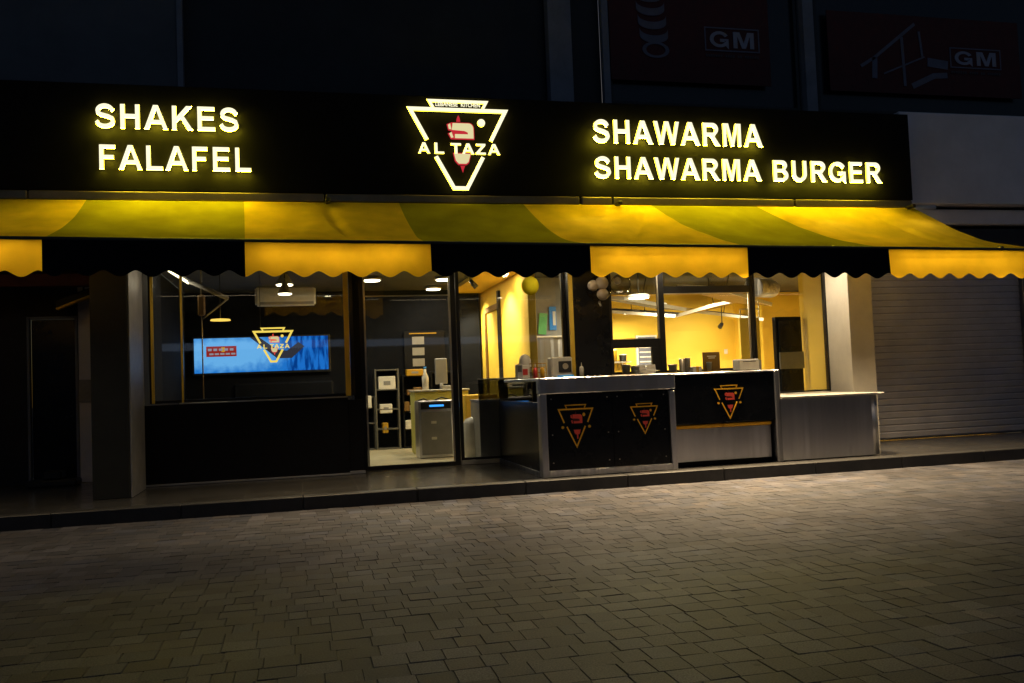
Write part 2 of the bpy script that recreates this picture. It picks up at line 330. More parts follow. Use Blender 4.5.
vm = N.new('ShaderNodeVectorMath'); vm.operation = 'SCALE'; L.new(at.outputs['Color'], vm.inputs[0]); L.new(m5.outputs[0], vm.inputs['Scale']); L.new(vm.outputs[0], pb.inputs['Base Color'])
bp = N.new('ShaderNodeBump'); bp.inputs['Strength'].default_value = .35; bp.inputs['Distance'].default_value = .004; L.new(n2.outputs[0], bp.inputs['Height']); L.new(bp.outputs[0], pb.inputs['Normal'])
pb.inputs['Roughness'].default_value = .62; pb.inputs['Specular IOR Level'].default_value = .35
verts = []; faces = []; cols = []
ROW = .165; y = -.02
rnd = random.Random(3)
while y > -11.5:
    y1 = y - ROW + .0022; x = -9 + rnd.uniform(-.2, 0)
    while x < 18:
        w = rnd.choice((.10, .135, .165, .165, .165, .20)); x1 = x + w - .0022
        zt = rnd.uniform(-.0015, .0015); tx = rnd.uniform(-.0012, .0012); ty = rnd.uniform(-.0012, .0012); c = .0022
        b = len(verts); jx = rnd.uniform(-.0015, .0015)
        P = [(x, y1), (x1, y1), (x1, y), (x, y)]
        Q = [(x + c, y1 + c), (x1 - c, y1 + c), (x1 - c, y - c), (x + c, y - c)]
        for (a, q) in P: verts.append((a + jx, q, -.012))
        for (a, q) in P: verts.append((a + jx, q, zt - .004))
        for i, (a, q) in enumerate(Q): verts.append((a + jx, q, zt + (tx if i in (0, 3) else -tx) + (ty if i < 2 else -ty)))
        for i in range(4):
            j = (i + 1) % 4
            faces.append((b + i, b + j, b + 4 + j, b + 4 + i)); faces.append((b + 4 + i, b + 4 + j, b + 8 + j, b + 8 + i))
        faces.append((b + 8, b + 9, b + 10, b + 11))
        v = .56 * rnd.choice((.12, .14, .15, .16, .17, .18, .19, .21, .25)) * rnd.uniform(.9, 1.1); h = rnd.random()
        colr = (v * 1.0, v * .96, v * 1.06) if h < .72 else ((v * .82, v * .85, v * 1.1) if h < .88 else (v * 1.12, v, v * 1.0))
        cols += [(*colr, 1)] * 9
        x += w
    y -= ROW
me = bpy.data.meshes.new('paved_street'); me.from_pydata(verts, [], faces); me.materials.append(pm)
ca = me.attributes.new('stone', 'FLOAT_COLOR', 'FACE')
ca.data.foreach_set('color', [k for c in cols for k in c])
o = bpy.data.objects.new('paved_street', me); COL.objects.link(o); tag(o, 'street of small grey and brown concrete pavers in front of the shop', kind='structure')
# kerb and dark tiled sidewalk
k = MB(); xs = -12.0
while xs < 22:
    k.box(xs + .003, xs + 1.197, 0, .16, -.1, .14, .008); xs += 1.2
k.build('kerb', mat('kerb_stone', (.036, .035, .034), .5, var=.25, scale=8, bump=.15), label='dark stone kerb between street and sidewalk', kind='structure')
tm, tt, tb = nodemat('dark_sidewalk_tile'); N = tt.nodes; L = tt.links
tc = N.new('ShaderNodeTexCoord'); br = N.new('ShaderNodeTexBrick'); br.offset = 0; br.inputs['Scale'].default_value = 1; br.inputs['Brick Width'].default_value = .6; br.inputs['Row Height'].default_value = .6
br.inputs['Mortar Size'].default_value = .005; br.inputs['Color1'].default_value = (.055, .053, .05, 1); br.inputs['Color2'].default_value = (.075, .072, .068, 1); br.inputs['Mortar'].default_value = (.14, .13, .12, 1)
L.new(tc.outputs['Object'], br.inputs['Vector']); L.new(br.outputs[0], tb.inputs['Base Color'])
nz = N.new('ShaderNodeTexNoise'); nz.inputs['Scale'].default_value = 5; nz.inputs['Detail'].default_value = 6; L.new(tc.outputs['Object'], nz.inputs['Vector'])
rr = N.new('ShaderNodeMapRange'); rr.inputs[3].default_value = .1; rr.inputs[4].default_value = .34; L.new(nz.outputs[0], rr.inputs[0]); L.new(rr.outputs[0], tb.inputs['Roughness'])
k = MB(); k.box(-12, 22, .165, 2.6, -.1, .138); k.box(-12, -1.95, 2.6, 4.5, -.1, .138); k.build('sidewalk', tm, label='dark tiled sidewalk raised above the street', kind='structure')
fm = mat('interior_floor_tile', (.7, .64, .46), .35, var=.12, scale=3)
k = MB(); k.box(-1.85, 11, 2.62, 9.2, -.1, .142); k.build('floor', fm, label='pale tiled floor inside the shop', kind='structure')

# ================================================================== SHOP BUILDING
B = thing('shop_building', (2, 2.5, .14), 'dark two storey shop building with lit glass ground floor front', 'building')
def P(name, m, *bx, **kw): return part(name, B, m, *bx, **kw)
P('upper_wall', 'darkwall', (-12, 3.5, 2.3, 2.6, 3.0, 9), (3.9, 4.34, 2.3, 2.6, 3, 9), (3.5, 3.9, 2.34, 2.6, 3, 9), (4.34, 12.6, 2.3, 2.6, 3.0, 5.16), (12.4, 20, 2.3, 2.6, 3, 9), (7.5, 7.8, 2.34, 2.6, 5.16, 9), (4.34, 12.4, 2.32, 2.6, 7.6, 9))
P('wall_cladding', 'upperwall', (-12, -1.40, 2.2, 2.297, 5.0, 9))
P('corner_trim', 'pilaster', (-1.40, -1.33, 2.17, 2.297, 5.0, 9))
P('pilaster', 'pilaster', (3.53, 3.87, 2.15, 2.338, 4.9, 9))
P('pilaster', 'pilaster', (7.56, 7.74, 2.15, 2.338, 4.9, 9))
P('mullion', 'pilaster', (4.34, 4.44, 2.18, 2.297, 5.0, 9))
P('column', 'column', (-2.22, -1.84, .95, 1.86, .14, 3.02), label='dark square column at the left end of the shopfront')
P('column_cladding', 'marble', (-1.838, -1.82, .97, 1.85, .14, 3.0), label='grey stone facing on the right side of the left column')
P('parapet', 'blackpaint', (-1.86, .60, 2.05, 2.3, .14, 1.13), (.603, .80, 2.11, 2.3, .14, 1.10), label='black panelled wall below the left window')
P('skirting', 'pilaster', (-1.86, .60, 2.03, 2.048, .14, .165), (.60, .80, 2.09, 2.108, .14, .18))
P('window_sill', 'bright_alu', (-1.45, .60, 2.04, 2.2, 1.132, 1.147))
P('pier', 'black', (3.70, 4.23, 2.08, 2.6, .14, 3.1), label='wide black pier between door window and serving window')
P('pillar', 'cream', (7.67, 8.06, 1.58, 2.6, .14, 3.28), label='cream rendered pillar at the right end of the shopfront')
P('ceiling', 'ceil', (-1.9, 11, 2.62, 9.2, 3.0, 3.1), bev=0)
P('back_wall', 'intdark', (-1.9, 3.3, 6.6, 6.75, .14, 3.0), label='dark back wall of the left room')
P('back_wall', 'yellow', (3.45, 11, 8.0, 8.15, .14, 3.0), label='yellow back wall of the kitchen')
P('side_wall', 'intdark', (-2.05, -1.9, 2.3, 6.75, .14, 3.0))
P('ceiling_reflection', 'yellow', (2.75, 3.338, 3.0, 8.0, 2.93, 2.998))  # yellow slab added in place of the reflection on the ceiling
P('partition_wall', 'yellow', (3.34, 3.46, 3.15, 8.0, .14, 3.0), label='yellow partition wall beside the entrance room')
P('partition_post', 'blackpaint', (3.29, 3.338, 4.95, 5.06, .14, 2.8))
P('door_casing', 'wood', (3.30, 3.338, 6.1, 6.17, .14, 2.5), (3.30, 3.338, 5.1, 6.1, 2.5, 2.6))
P('kitchen_wall', 'greywall', (3.46, 5.0, 4.9, 5.0, .14, 3.0), label='grey wall behind the kitchen posters')
P('side_wall', 'yellow', (11, 11.15, 2.6, 8.15, .14, 3.0))
P('end_wall', 'yellow', (7.98, 8.4, 2.62, 3.35, .14, 3.0), label='yellow wall end beside the cream pillar')
P('inner_column', 'yellow', (9.25, 9.6, 7.4, 8.0, .14, 3.0), label='square yellow column in the far kitchen corner')
P('lintel', 'blackpaint', (-1.86, 3.70, 2.05, 2.6, 2.98, 3.3), (4.23, 7.67, 2.05, 2.6, 2.98, 3.3), (3.7, 4.23, 2.09, 2.59, 3.1, 3.3), (8.06, 20, 2.25, 2.6, 2.9, 3.0))
P('soffit', 'darkwall', (-12, 9.0, 1.9, 2.3, 3.52, 3.66))
def window(name, rect, y, barsx=(), barsz=(), fr=.05, bright=True, lab=None, depth=.07):
    x0, x1, z0, z1 = rect
    w = P(name, 'frame', (x0, x0 + fr, y, y + depth, z0, z1), (x1 - fr, x1, y, y + depth, z0, z1), (x0 + fr, x1 - fr, y, y + depth, z0, z0 + fr * .7), (x0 + fr, x1 - fr, y, y + depth, z1 - fr, z1),
          *[(a, a + wd, y, y + depth, z0 + fr * .7, z1 - fr) for a, wd in barsx], *[(a, b, y + .002, y + depth - .002, c, d) for a, b, c, d in barsz], bev=.003, label=lab)
    part('pane', w, 'glass', (x0 + fr * .9, x1 - fr * .9, y + depth * .45, y + depth * .45 + .008, z0 + fr * .6, z1 - fr * .9), bev=0)
    return w
w1 = window('window', (-1.80, .70, 1.15, 2.98), 2.12, barsx=((-1.43, .03),), lab='wide left window looking into the dark screen room')
for q_ in ((.58, .645, 2.10, 2.118, 1.15, 2.98), (-1.775, -1.74, 2.10, 2.118, 1.15, 2.98)): part('edge_trim', w1, 'yellow', q_, bev=.002)  # left one is metal, coloured yellow to look lit
part('edge_trim', w1, 'yellow', (-1.425, -1.40, 2.10, 2.118, 1.15, 2.75), bev=.002)  # yellow strip painted in for the lit glass edge
D = P('entrance_door', 'frame', (.80, .86, 2.46, 2.53, .14, 2.98), (2.05, 2.12, 2.46, 2.53, .14, 2.98), (.86, 2.05, 2.46, 2.53, .14, .19), (.86, 2.05, 2.46, 2.53, 2.93, 2.98), label='glass entrance door with black frame')
part('pane', D, 'glass', (.85, 2.06, 2.49, 2.498, .18, 2.94), bev=0)
part('frame_edge', D, 'bright_alu', (.862, .885, 2.45, 2.468, .19, 2.93), (2.022, 2.046, 2.45, 2.468, .19, 2.93), (.89, 2.02, 2.452, 2.47, 2.47, 2.485), bev=.002)
P('door_pier', 'blackpaint', (.70, .798, 2.3, 2.53, .14, 2.98))
window('window', (2.13, 3.70, .2, 2.98), 2.46, fr=.045, lab='window right of the door looking to the yellow partition')
P('window_base', 'greywall', (2.13, 3.70, 2.42, 2.56, .14, .198))
P('window_jamb', 'yellow', (3.64, 3.697, 2.06, 2.10, 1.2, 2.97))  # wall yellow stands in for amber light on the jamb
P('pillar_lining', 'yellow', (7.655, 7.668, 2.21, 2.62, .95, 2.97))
w3 = window('serving_window', (4.23, 6.46, 1.29, 2.98), 2.12, barsx=((4.98, .09),), barsz=((4.23 + .05, 4.98, 1.66, 1.78), (5.07, 6.41, 2.42, 2.52), (4.86, 4.98, 1.33, 1.66)), fr=.05, lab='serving window with black bars over the grill counter')
for q_ in ((4.955, 4.978, 2.10, 2.118, 1.78, 2.95), (5.07, 6.40, 2.10, 2.118, 2.405, 2.418), (6.375, 6.40, 2.10, 2.118, 1.33, 2.40), (4.28, 4.95, 2.10, 2.118, 1.782, 1.79)): part('edge_trim', w3, 'bright_alu', q_, bev=.002)
P('serving_ledge', 'steel', (4.23, 6.46, 2.0, 2.3, 1.24, 1.288))
P('ledge_wall', 'blackpaint', (4.23, 7.67, 2.12, 2.3, .14, .90), (4.23, 6.46, 2.12, 2.3, .902, 1.238))
window('window', (6.47, 7.67, .93, 2.98), 2.12, fr=.03, lab='tall right window behind the steel bar counter')

# upper windows with banners in them
for (x0, x1, lab) in ((4.44, 7.50, 'dark upper window above the word shawarma'), (7.80, 12.38, 'dark upper window above the white fascia')):
    w = P('upper_window', 'frame', (x0, x0 + .05, 2.24, 2.32, 5.16, 7.6), (x1 - .05, x1, 2.24, 2.32, 5.16, 7.6), (x0, x1, 2.242, 2.318, 5.162, 5.22), label=lab)
    part('pane', w, mat('night_glass', (.012, .013, .018), .25), (x0 + .05, x1 - .05, 2.30, 2.315, 5.22, 7.6), bev=0)

# ================================================================== NEIGHBOURS
NB = thing('neighbour_shop', (11, 2.3, .14), 'pale closed shop with white fascia right of the yellow awning', 'building')
part('fascia', NB, 'white_wall', (8.98, 17, 1.95, 2.295, 3.72, 5.13), bev=.01)
part('cornice', NB, 'white_wall', (8.98, 17, 2.08, 2.295, 3.42, 3.66), bev=.02)
part('beam', NB, 'darkwall', (8.06, 17, 2.12, 2.295, 2.98, 3.36))
part('wall_side', NB, 'darkwall', (11.25, 17, 2.1, 2.4, .14, 2.9))
b = MB()
z = .16
while z < 2.95:      # corrugated slats
    for (za, zb, ya, yb) in ((z, z + .016, .014, 0), (z + .016, z + .084, 0, .002), (z + .084, z + .1, .002, .014)):
        vs_ = [b.bm.verts.new(p) for p in ((8.06 - 11, 2.2 + ya - 2.3, za - .14), (11.2 - 11, 2.2 + ya - 2.3, za - .14), (11.2 - 11, 2.2 + yb - 2.3, zb - .14), (8.06 - 11, 2.2 + yb - 2.3, zb - .14))]
        b.bm.faces.new(vs_)
    z += .1
sh = b.build('roller_shutter', 'shutter', NB)
part('bottom_rail', sh, 'steel_dark', (8.06, 11.2, 2.19, 2.24, .142, .165))
part('guide_rail', NB, 'steel_dark', (11.2, 11.27, 2.12, 2.26, .14, 2.95))
LN = thing('neighbour_entry', (-3.4, 3.3, .14), 'dark recessed entry with a black door left of the column', 'building')
part('wall', LN, 'darkwall', (-8, -3.49, 3.3, 3.45, .14, 3.6), (-3.49, -2.86, 3.3, 3.45, 2.36, 3.6))
part('wall_strip', LN, 'white_wall', (-2.86, -2.0, 3.28, 3.45, .14, 3.6), label='grey plaster strip beside the black door')
dr = part('door', LN, 'black', (-3.45, -2.9, 3.36, 3.42, .14, 2.32))
part('door_frame', LN, 'pilaster', (-3.485, -3.45, 3.27, 3.36, .14, 2.355), (-2.9, -2.865, 3.27, 3.36, .14, 2.355), (-3.45, -2.9, 3.27, 3.36, 2.32, 2.355))
part('side_wall', LN, 'darkwall', (-2.05, -1.97, 1.87, 3.28, .14, 3.5)); part('side_wall', LN, 'darkwall', (-12, -8, .5, 3.45, .14, 3.6))
part('ceiling_beam', LN, 'bannerred', (-8, -2.1, 2.6, 2.75, 2.68, 2.84)); part('ceiling', LN, 'upperwall', (-8, -2.05, 1.9, 3.28, 3.38, 3.5))
BR = thing('sloping_bracket', (-2.8, 2.9, 2.52), 'sloping bracket with light on its underside painted amber beside the dark column', 'bracket')
MB().box(-.24, .24, -.05, .05, 0, .09, .006, rot=Matrix.Rotation(-.38, 3, 'Y')).build('beam', 'blackpaint', BR); MB().box(-.24, .24, -.05, .05, -.03, -.002, .004, rot=Matrix.Rotation(-.38, 3, 'Y')).build('lower_edge', 'yellow', BR).location = (.0, -.0, -.0)  # yellow lower edge paints in the light on the underside
MB().cyl((.1, 0, .05), (.1, 0, .86), .012, n=8).build('hanger', 'frame', BR)
o = part('wall_plaque', LN, 'marble', (-2.86, -2.68, 3.255, 3.278, 1.2, 1.5))
bx = MB(); bx.box(-.3, .3, -.15, .15, 0, .09, .02).box(-.1, .12, -.13, .12, .09, .2, .02)
bx.build('doorstep_box', 'black_plastic', tag(LN)).location = (.3, -.35, 0)

OB = thing('opposite_building', (0, -25, 0), 'dark building across the street with a pale lit canopy edge', 'building')
part('wall', OB, 'darkwall', (-45, 55, -26, -25, 0, 11)); part('canopy', OB, 'darkwall', (-20, 30, -25, -23.6, 3.32, 3.6))
part('canopy_light', OB, emit('canopy_glow', (.55, .7, 1), .45), (-14, 12, -23.65, -23.602, 3.0, 3.3))
for j in range(9): part('window', OB, 'black', (-19 + j * 5, -16.6 + j * 5, -24.998, -24.97, 5.5, 7.6))

# ================================================================== SHOP SIGN
SG = thing('shop_sign', (2.4, 1.6, 3.68), 'long black fascia sign with lit white letters above the awning', 'sign')
part('board', SG, 'board', (-12, 8.86, 1.60, 1.95, 3.69, 4.97), bev=.006)
def sgn(text, x0, x1, zb, h): word(text, x0 - 2.4, x1 - 2.4, zb - 3.68, h, .028, -.062, ('letter_face', 'letter_side', 'letter_rim'), SG, thin=.0055)
sgn('SHAKES', -2.27, -.62, 4.415, .298)
sgn('FALAFEL', -2.24, -.49, 3.925, .298)
sgn('SHAWARMA', 3.89, 6.42, 4.40, .325)
sgn('SHAWARMA BURGER', 3.89, 8.31, 3.918, .305)
emblem(SG, 2.085 - 2.4, 4.80 - 3.68, 1.31, -.06, .026, ('logo_face', 'logo_side', 'letter_rim'), 'shaw_face', 'shaw_red')
for wd_, dx_, ww_ in (('LEBANESE', -.15, .29), ('KITCHEN', .165, .25)): fonttext(wd_, .05, 'logo_face', SG, (2.085 - 2.4 + dx_, -.064, 4.824 - 3.68), 'emblem_lettering', width=ww_)
# aluminium cassette under the board
cs = thing('awning_cassette', (2, 1.6, 3.6), 'bronze aluminium awning housing in lengths under the black sign', 'awning housing')
for i, (a, c) in enumerate(((-12, -3.0), (-2.99, .36), (.38, 3.70), (3.73, 4.16), (4.18, 6.9), (6.93, 8.84))):
    part('housing_section', cs, 'bronze', (a, c, 1.592, 1.93, 3.575, 3.682), bev=.012)

# ================================================================== AWNING
AW = thing('striped_awning', (3, .7, 3.1), 'yellow and dark striped fabric awning with scalloped edge over the shopfront', 'awning')
FX = [-4.4, -2.37, -.50, 1.39, 3.17, 5.09, 6.97, 9.35]; TX = [-4.3, -2.37, -.60, 1.29, 2.92, 4.72, 6.3, 8.85]
from mathutils import noise
def frontz(x): return 2.812 - .0125 * (x + 2.4)
def awn(u, v, i):
    """u across stripe, v from the wall (0) to the front bar (1)"""
    x = (TX[i] + (TX[i + 1] - TX[i]) * u) * (1 - v) + (FX[i] + (FX[i + 1] - FX[i]) * u) * v
    yy = 1.62 + (-.25 - 1.62) * v
    z = 3.585 + (frontz(x) - 3.585) * v - .125 * math.sin(math.pi * v) * (1 - .38 * sum(math.exp(-((x - q) / .55) ** 2) for q in (-2.6, .45, 4.3, 8.3))) * (1 + .2 * math.sin(x * .9))
    # cloth folds: soft waves plus a few diagonal creases
    z += .03 * noise.noise(Vector((x * 1.3, v * 1.6, 2))) * math.sin(math.pi * v) + .013 * noise.noise(Vector((x * 6 + v * 3, v * 4, 5))) * math.sin(math.pi * v)
    for (xc, sl, am) in ((.45, .35, .07), (4.35, -1.1, .05), (8.1, .25, .055), (-1.3, .5, .012), (6.0, .8, .02), (2.4, -.3, .015)):
        d = (x - xc - sl * (v - .3)); z -= am * math.exp(-(d / .07) ** 2) * math.sin(math.pi * min(1, v * 1.05)) * (1 - .5 * v)
    return Vector((x - 3, yy - .7, z - 3.1))
kinds = ['y', 'g', 'y', 'g', 'y', 'g', 'y']
for i in range(7):
    bm = bmesh.new(); nu, nv = 60, 34
    gr = [[bm.verts.new(awn(a / nu, c / nv, i)) for a in range(nu + 1)] for c in range(nv + 1)]
    for c in range(nv):
        for a in range(nu):
            f = bm.faces.new((gr[c][a], gr[c + 1][a], gr[c + 1][a + 1], gr[c][a + 1])); f.smooth = True
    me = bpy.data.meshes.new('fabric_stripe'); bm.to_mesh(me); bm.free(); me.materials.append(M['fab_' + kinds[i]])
    o = bpy.data.objects.new('fabric_stripe', me); COL.objects.link(o); o.parent = AW
    tag(o, label='yellow awning stripe' if kinds[i] == 'y' else 'black awning stripe with sign sheen in its colour')
    # valance
    bm = bmesh.new(); x0, x1 = FX[i], FX[i + 1]; nu = int((x1 - x0) / .012); nv = 10; rows = []
    for c in range(nv + 1):
        r = []
        for a in range(nu + 1):
            x = x0 + (x1 - x0) * a / nu; ph = (x + .07) / .292 * math.pi
            sc = abs(math.sin(ph)); zb = frontz(x) - .315 - .062 * (.5 - .5 * math.cos(2 * ph)) ** .85 + .012 * noise.noise(Vector((x * 1.7, 3, 1)))
            z = frontz(x) - .02 + (zb - frontz(x) + .02) * c / nv
            yy = -.285 + (.018 * math.sin(x * 4.1) + .012 * noise.noise(Vector((x * 5, c * .1, 0))) - .01) * (c / nv)
            r.append(bm.verts.new((x - 3, yy - .7, z - 3.1)))
        rows.append(r)
    for c in range(nv):
        for a in range(nu):
            f = bm.faces.new((rows[c][a], rows[c + 1][a], rows[c + 1][a + 1], rows[c][a + 1])); f.smooth = True
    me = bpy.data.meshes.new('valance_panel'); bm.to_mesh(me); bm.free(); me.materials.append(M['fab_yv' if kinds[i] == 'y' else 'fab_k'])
    o = bpy.data.objects.new('valance_panel', me); COL.objects.link(o); o.parent = AW
    tag(o, label='yellow scalloped valance piece' if kinds[i] == 'y' else 'black scalloped valance piece')
fb = MB(); fb.cyl((-4.4 - 3, -.26 - .7, frontz(-4.4) - 3.1 - .01), (9.35 - 3, -.26 - .7, frontz(9.35) - 3.1 - .01), .024, n=12); fb.build('front_bar', 'awn_bar', AW)
for xx in (-2.75, .45, 4.2, 8.6):     # folding arms under the cloth
    a = MB(); e = (xx - 3 + .75, .75 - .7, 2.86 - 3.1)
    a.tube([(xx - 3, 1.75 - .7, 3.3 - 3.1), e], .028, 10); a.tube([e, (xx - 3 + .1, -.19 - .7, 2.70 - 3.1)], .022, 10); a.sphere(e, .042, sub=2)
    a.box(xx - 3 - .06, xx - 3 + .06, 1.7 - .7, 2.04 - .7, 3.2 - 3.1, 3.4 - 3.1, .01); a.build('folding_arm', 'bronze', AW)
for xx in (.4, 4.22, 8.75):
    a = MB(); a.box(xx - 3 - .03, xx - 3 + .03, 1.44 - .7, 1.66 - .7, 3.55 - 3.1, 3.60 - 3.1, .008); a.build('mounting_bracket', 'awn_bar', AW)
pp = thing('wall_pipe', (9.1, 1.7, 3.6), 'short white pipe end sticking out past the black sign corner', 'pipe')
MB().cyl((-.25, 0, -.01), (.17, -.05, -.01), .035).build('pipe', 'white', pp)

# ================================================================== UNDER-AWNING LAMPS (they light valance and street)
def downlight(xx, yy, zz, e, lab, grp, aim, rod, cone, col=(1, .80, .54)):
    t = thing('downlight', (xx, yy, zz), lab, 'lamp', grp)
    MB().cyl((0, 0, .0), (0, 0, .1), .06, .05, 20).build('housing', 'awn_bar', t); MB().cyl((0, 0, -.012), (0, 0, -.002), .05, n=20).build('diffuser', 'lamp', t)
    MB().cyl((0, 0, .1), (0, 0, rod), .012, n=8).build('rod', 'awn_bar', t)
    setlight('downlight_beam', t, 'SPOT', (0, 0, -.03), e, col, .06, cone, aim, 1)
for (xx, e, lab) in ((-3.3, 14, 'before the dark recessed entry'), (-1.2, 22, 'nearest the left column'), (2.5, 16, 'right of the entrance door'), (3.7, 60, 'near the wide black pier'), (5.3, 20, 'above the serving window'), (7.15, 50, 'beside the cream pillar'), (8.6, 60, 'at its right end')):
    downlight(xx, 1.55, 3.1, e, 'wall side downlight under the awning ' + lab, 'wall side downlights under the awning', (0.0, -1, -.1), .34, 130)
downlight(6.95, 1.75, 3.1, 120, 'added corner downlight brightening the cream pillar above the steel bar', 'added corner downlights at the ends of the shopfront', (.45, 0, -1), .34, 130)  # invented lamp, added to brighten the side of the cream pillar
downlight(-1.25, 1.4, 3.1, 12, 'added corner downlight brightening the dark left column', 'added corner downlights at the ends of the shopfront', (-.5, 0, -1), .34, 120)  # made-up lamp that lifts the side face of the left column
downlight(3.2, 1.0, 3.0, 42, 'added downlight brightening the worktop of the two panel counter', 'added counter downlights', (0, .8, -1), .14, 120)  # lamp added to brighten the goods on this worktop
downlight(5.4, 1.0, 3.0, 42, 'added downlight brightening the worktop of the single emblem counter', 'added counter downlights', (0, .8, -1), .14, 120)  # second added lamp, brightens the items in the serving window
downlight(-3.1, 2.5, 3.2, 6, 'small added downlight brightening the dark recessed entry', 'added corner downlights at the ends of the shopfront', (.1, .25, -1), .17, 120)  # unseen lamp added to lift the pale wall strip and door frame
for i_, (xa, xb) in enumerate(((-4.2, -2.5), (-2.4, -.6), (-.4, 1.3), (1.5, 3.1), (3.3, 5.0), (5.2, 6.9), (7.1, 8.9))):
    t = thing('light_strip', ((xa + xb) / 2, -.12, frontz((xa + xb) / 2) - .075), 'slim light strip behind the front bar of the awning', 'light strip', 'slim light strips behind the awning front bar')
    MB().box(-(xb - xa) / 2, (xb - xa) / 2, -.012, .012, 0, .02, .003).build('channel', 'frame', t); MB().box(-(xb - xa) / 2, (xb - xa) / 2, -.008, .008, -.006, -.001).build('diffuser', 'strip', t)
    l_ = setlight('strip_glow', t, 'AREA', (0, 0, -.012), (xb - xa) * 2.3, (1, .8, .5)); l_.data.shape = 'RECTANGLE'; l_.data.size = xb - xa; l_.data.size_y = .02
    l_.rotation_euler = (math.radians(-38), 0, 0)
for (xx, e, lab) in ((-3.2, 30, 'before the dark recessed entry'), (.45, 150, 'in front of the door'), (3.3, 480, 'over the two panel counter'), (5.15, 980, 'over the single emblem counter'), (6.8, 560, 'over the plain steel bar'), (8.7, 190, 'before the roller shutter')):
    downlight(xx, .24, 2.66, e, 'street side downlight under the awning ' + lab, 'street side downlights under the awning', (0, -.12, -1), .14, 124, (1, .74, .42))

# ================================================================== COUNTERS
C1 = thing('grill_counter', (3.48, .2, .14), 'steel framed counter with two black panels and emblems by the kerb', 'counter', 'serving counters in front of the shop')
part('frame', C1, 'steel', (2.66, 2.735, .2, .34, .14, 1.09), (4.245, 4.315, .2, .34, .14, 1.07), (2.735, 4.245, .203, .33, .14, .215), bev=.006)
part('top_band', C1, 'steel', (2.655, 4.32, .192, .34, 1.092, 1.275), bev=.008)
part('worktop', C1, 'steel', (2.66, 4.315, .342, 2.0, 1.24, 1.278), bev=.006)
for a, c, lab in ((2.738, 3.535, 'left black panel'), (3.54, 4.242, 'right black panel')):
    p = part('front_panel', C1, 'black', (a, c, .235, .26, .218, 1.088), bev=.003, label=lab)
    r = MB()
    for rx in (a + .06, c - .06):
        for rz in (.3, .62, 1.03): r.cyl((rx - 3.48, .227 - .2, rz - .14), (rx - 3.48, .236 - .2, rz - .14), .007, n=10)
    r.build('rivets', 'bright_alu', p)
part('side_panel', C1, 'black', (2.668, 2.70, .345, 2.42, .14, 1.0), label='dark glossy left side panel')
part('side_glass', C1, 'darkglass', (2.675, 2.687, .345, 2.42, 1.0, 1.27), bev=0)
part('side_skirting', C1, 'steel_dark', (2.655, 2.666, .345, 2.42, .14, .20))
part('inner_body', C1, 'blackpaint', (2.74, 4.24, .30, 1.9, .18, 1.2))
eb = emblem(C1, 3.085 - 3.48, .915 - .14, .43, .0305, .006, 'logo_amber', 'logo_red', 'bannerred', thin=22, letters=False, vs_=1.27)
eb = emblem(C1, 3.93 - 3.48, .905 - .14, .35, .0305, .006, 'logo_amber', 'logo_red', 'bannerred', thin=22, letters=False, vs_=1.13)
C2 = thing('display_counter', (5.05, .3, .14), 'black counter with one emblem above a dull steel panel', 'counter', 'serving counters in front of the shop')
part('upper_panel', C2, 'black', (4.335, 5.66, .27, .30, .66, 1.25), bev=.004)
part('top_edge', C2, 'steel', (4.33, 5.66, .262, .9, 1.252, 1.27), bev=.004)
part('side_post', C2, 'steel_dark', (5.662, 5.74, .26, .9, .14, 1.275), bev=.012)
part('drip_rail', C2, 'logo_amber', (4.34, 4.98, .33, .37, .60, .645), (4.985, 5.64, .33, .37, .60, .645), bev=.01)  # steel rail; its amber colour stands in for a reflection
part('lower_panel', C2, 'steel', (4.34, 5.64, .36, .39, .2, .598), bev=.006)
part('base', C2, 'blackpaint', (4.34, 5.66, .42, .9, .14, .2)); part('body', C2, 'blackpaint', (4.34, 5.66, .40, 2.0, .21, 1.25))
emblem(C2, 5.05 - 5.05, 1.07 - .14, .385, -.0335, .006, 'logo_amber', 'logo_red', 'bannerred', thin=22, letters=False, vs_=1.17)
C3 = thing('bar_counter', (6.5, .3, .14), 'plain brushed steel bar counter with white top by the cream pillar', 'counter', 'serving counters in front of the shop')
def rrect(x0, x1, y0, y1, r):
    return [(x0, y0)] + arc(x1 - r, y0 + r, r, r, -90, 0, 8) + [(x1, y1), (x0, y1)]
def prism(loop, z0, z1, name, m, parent, **kw):
    b = MB(); A = [b.bm.verts.new((p[0], p[1], z0)) for p in loop]; C = [b.bm.verts.new((p[0], p[1], z1)) for p in loop]; n = len(loop)
    for i in range(n):
        f = b.bm.faces.new((A[i], A[(i + 1) % n], C[(i + 1) % n], C[i])); f.smooth = 0.02 < (Vector(loop[i]) - Vector(loop[(i + 1) % n])).length < .1
    b.bm.faces.new(A[::-1]); b.bm.faces.new(C); return b.build(name, m, parent, **kw)
prism([(a - 6.5, c - .3) for a, c in rrect(5.745, 7.19, .3, 2.05, .16)], .01, .765, 'body', 'steel', C3)
prism([(a - 6.5, c - .3) for a, c in rrect(5.742, 7.29, .25, 2.08, .2)], .768, .79, 'top', 'whitetop', C3)
prism([(a - 6.5, c - .3) for a, c in rrect(5.75, 7.17, .33, 2.0, .16)], 0, .009, 'base', 'blackpaint', C3)
C4 = thing('inner_counter', (2.8, 2.9, .14), 'dark grey counter behind the window right of the door', 'counter')
part('body', C4, 'grey', (2.46, 3.3, 2.75, 3.4, .142, .98)); part('worktop', C4, 'steel_dark', (2.45, 3.3, 2.73, 3.42, .982, 1.01)); part('glass_screen', C4, 'darkglass', (2.46, 3.3, 2.76, 2.772, 1.01, 1.29), bev=0)
part('screen_cap', C4, 'steel_dark', (2.455, 3.3, 2.75, 2.785, 1.29, 1.31))

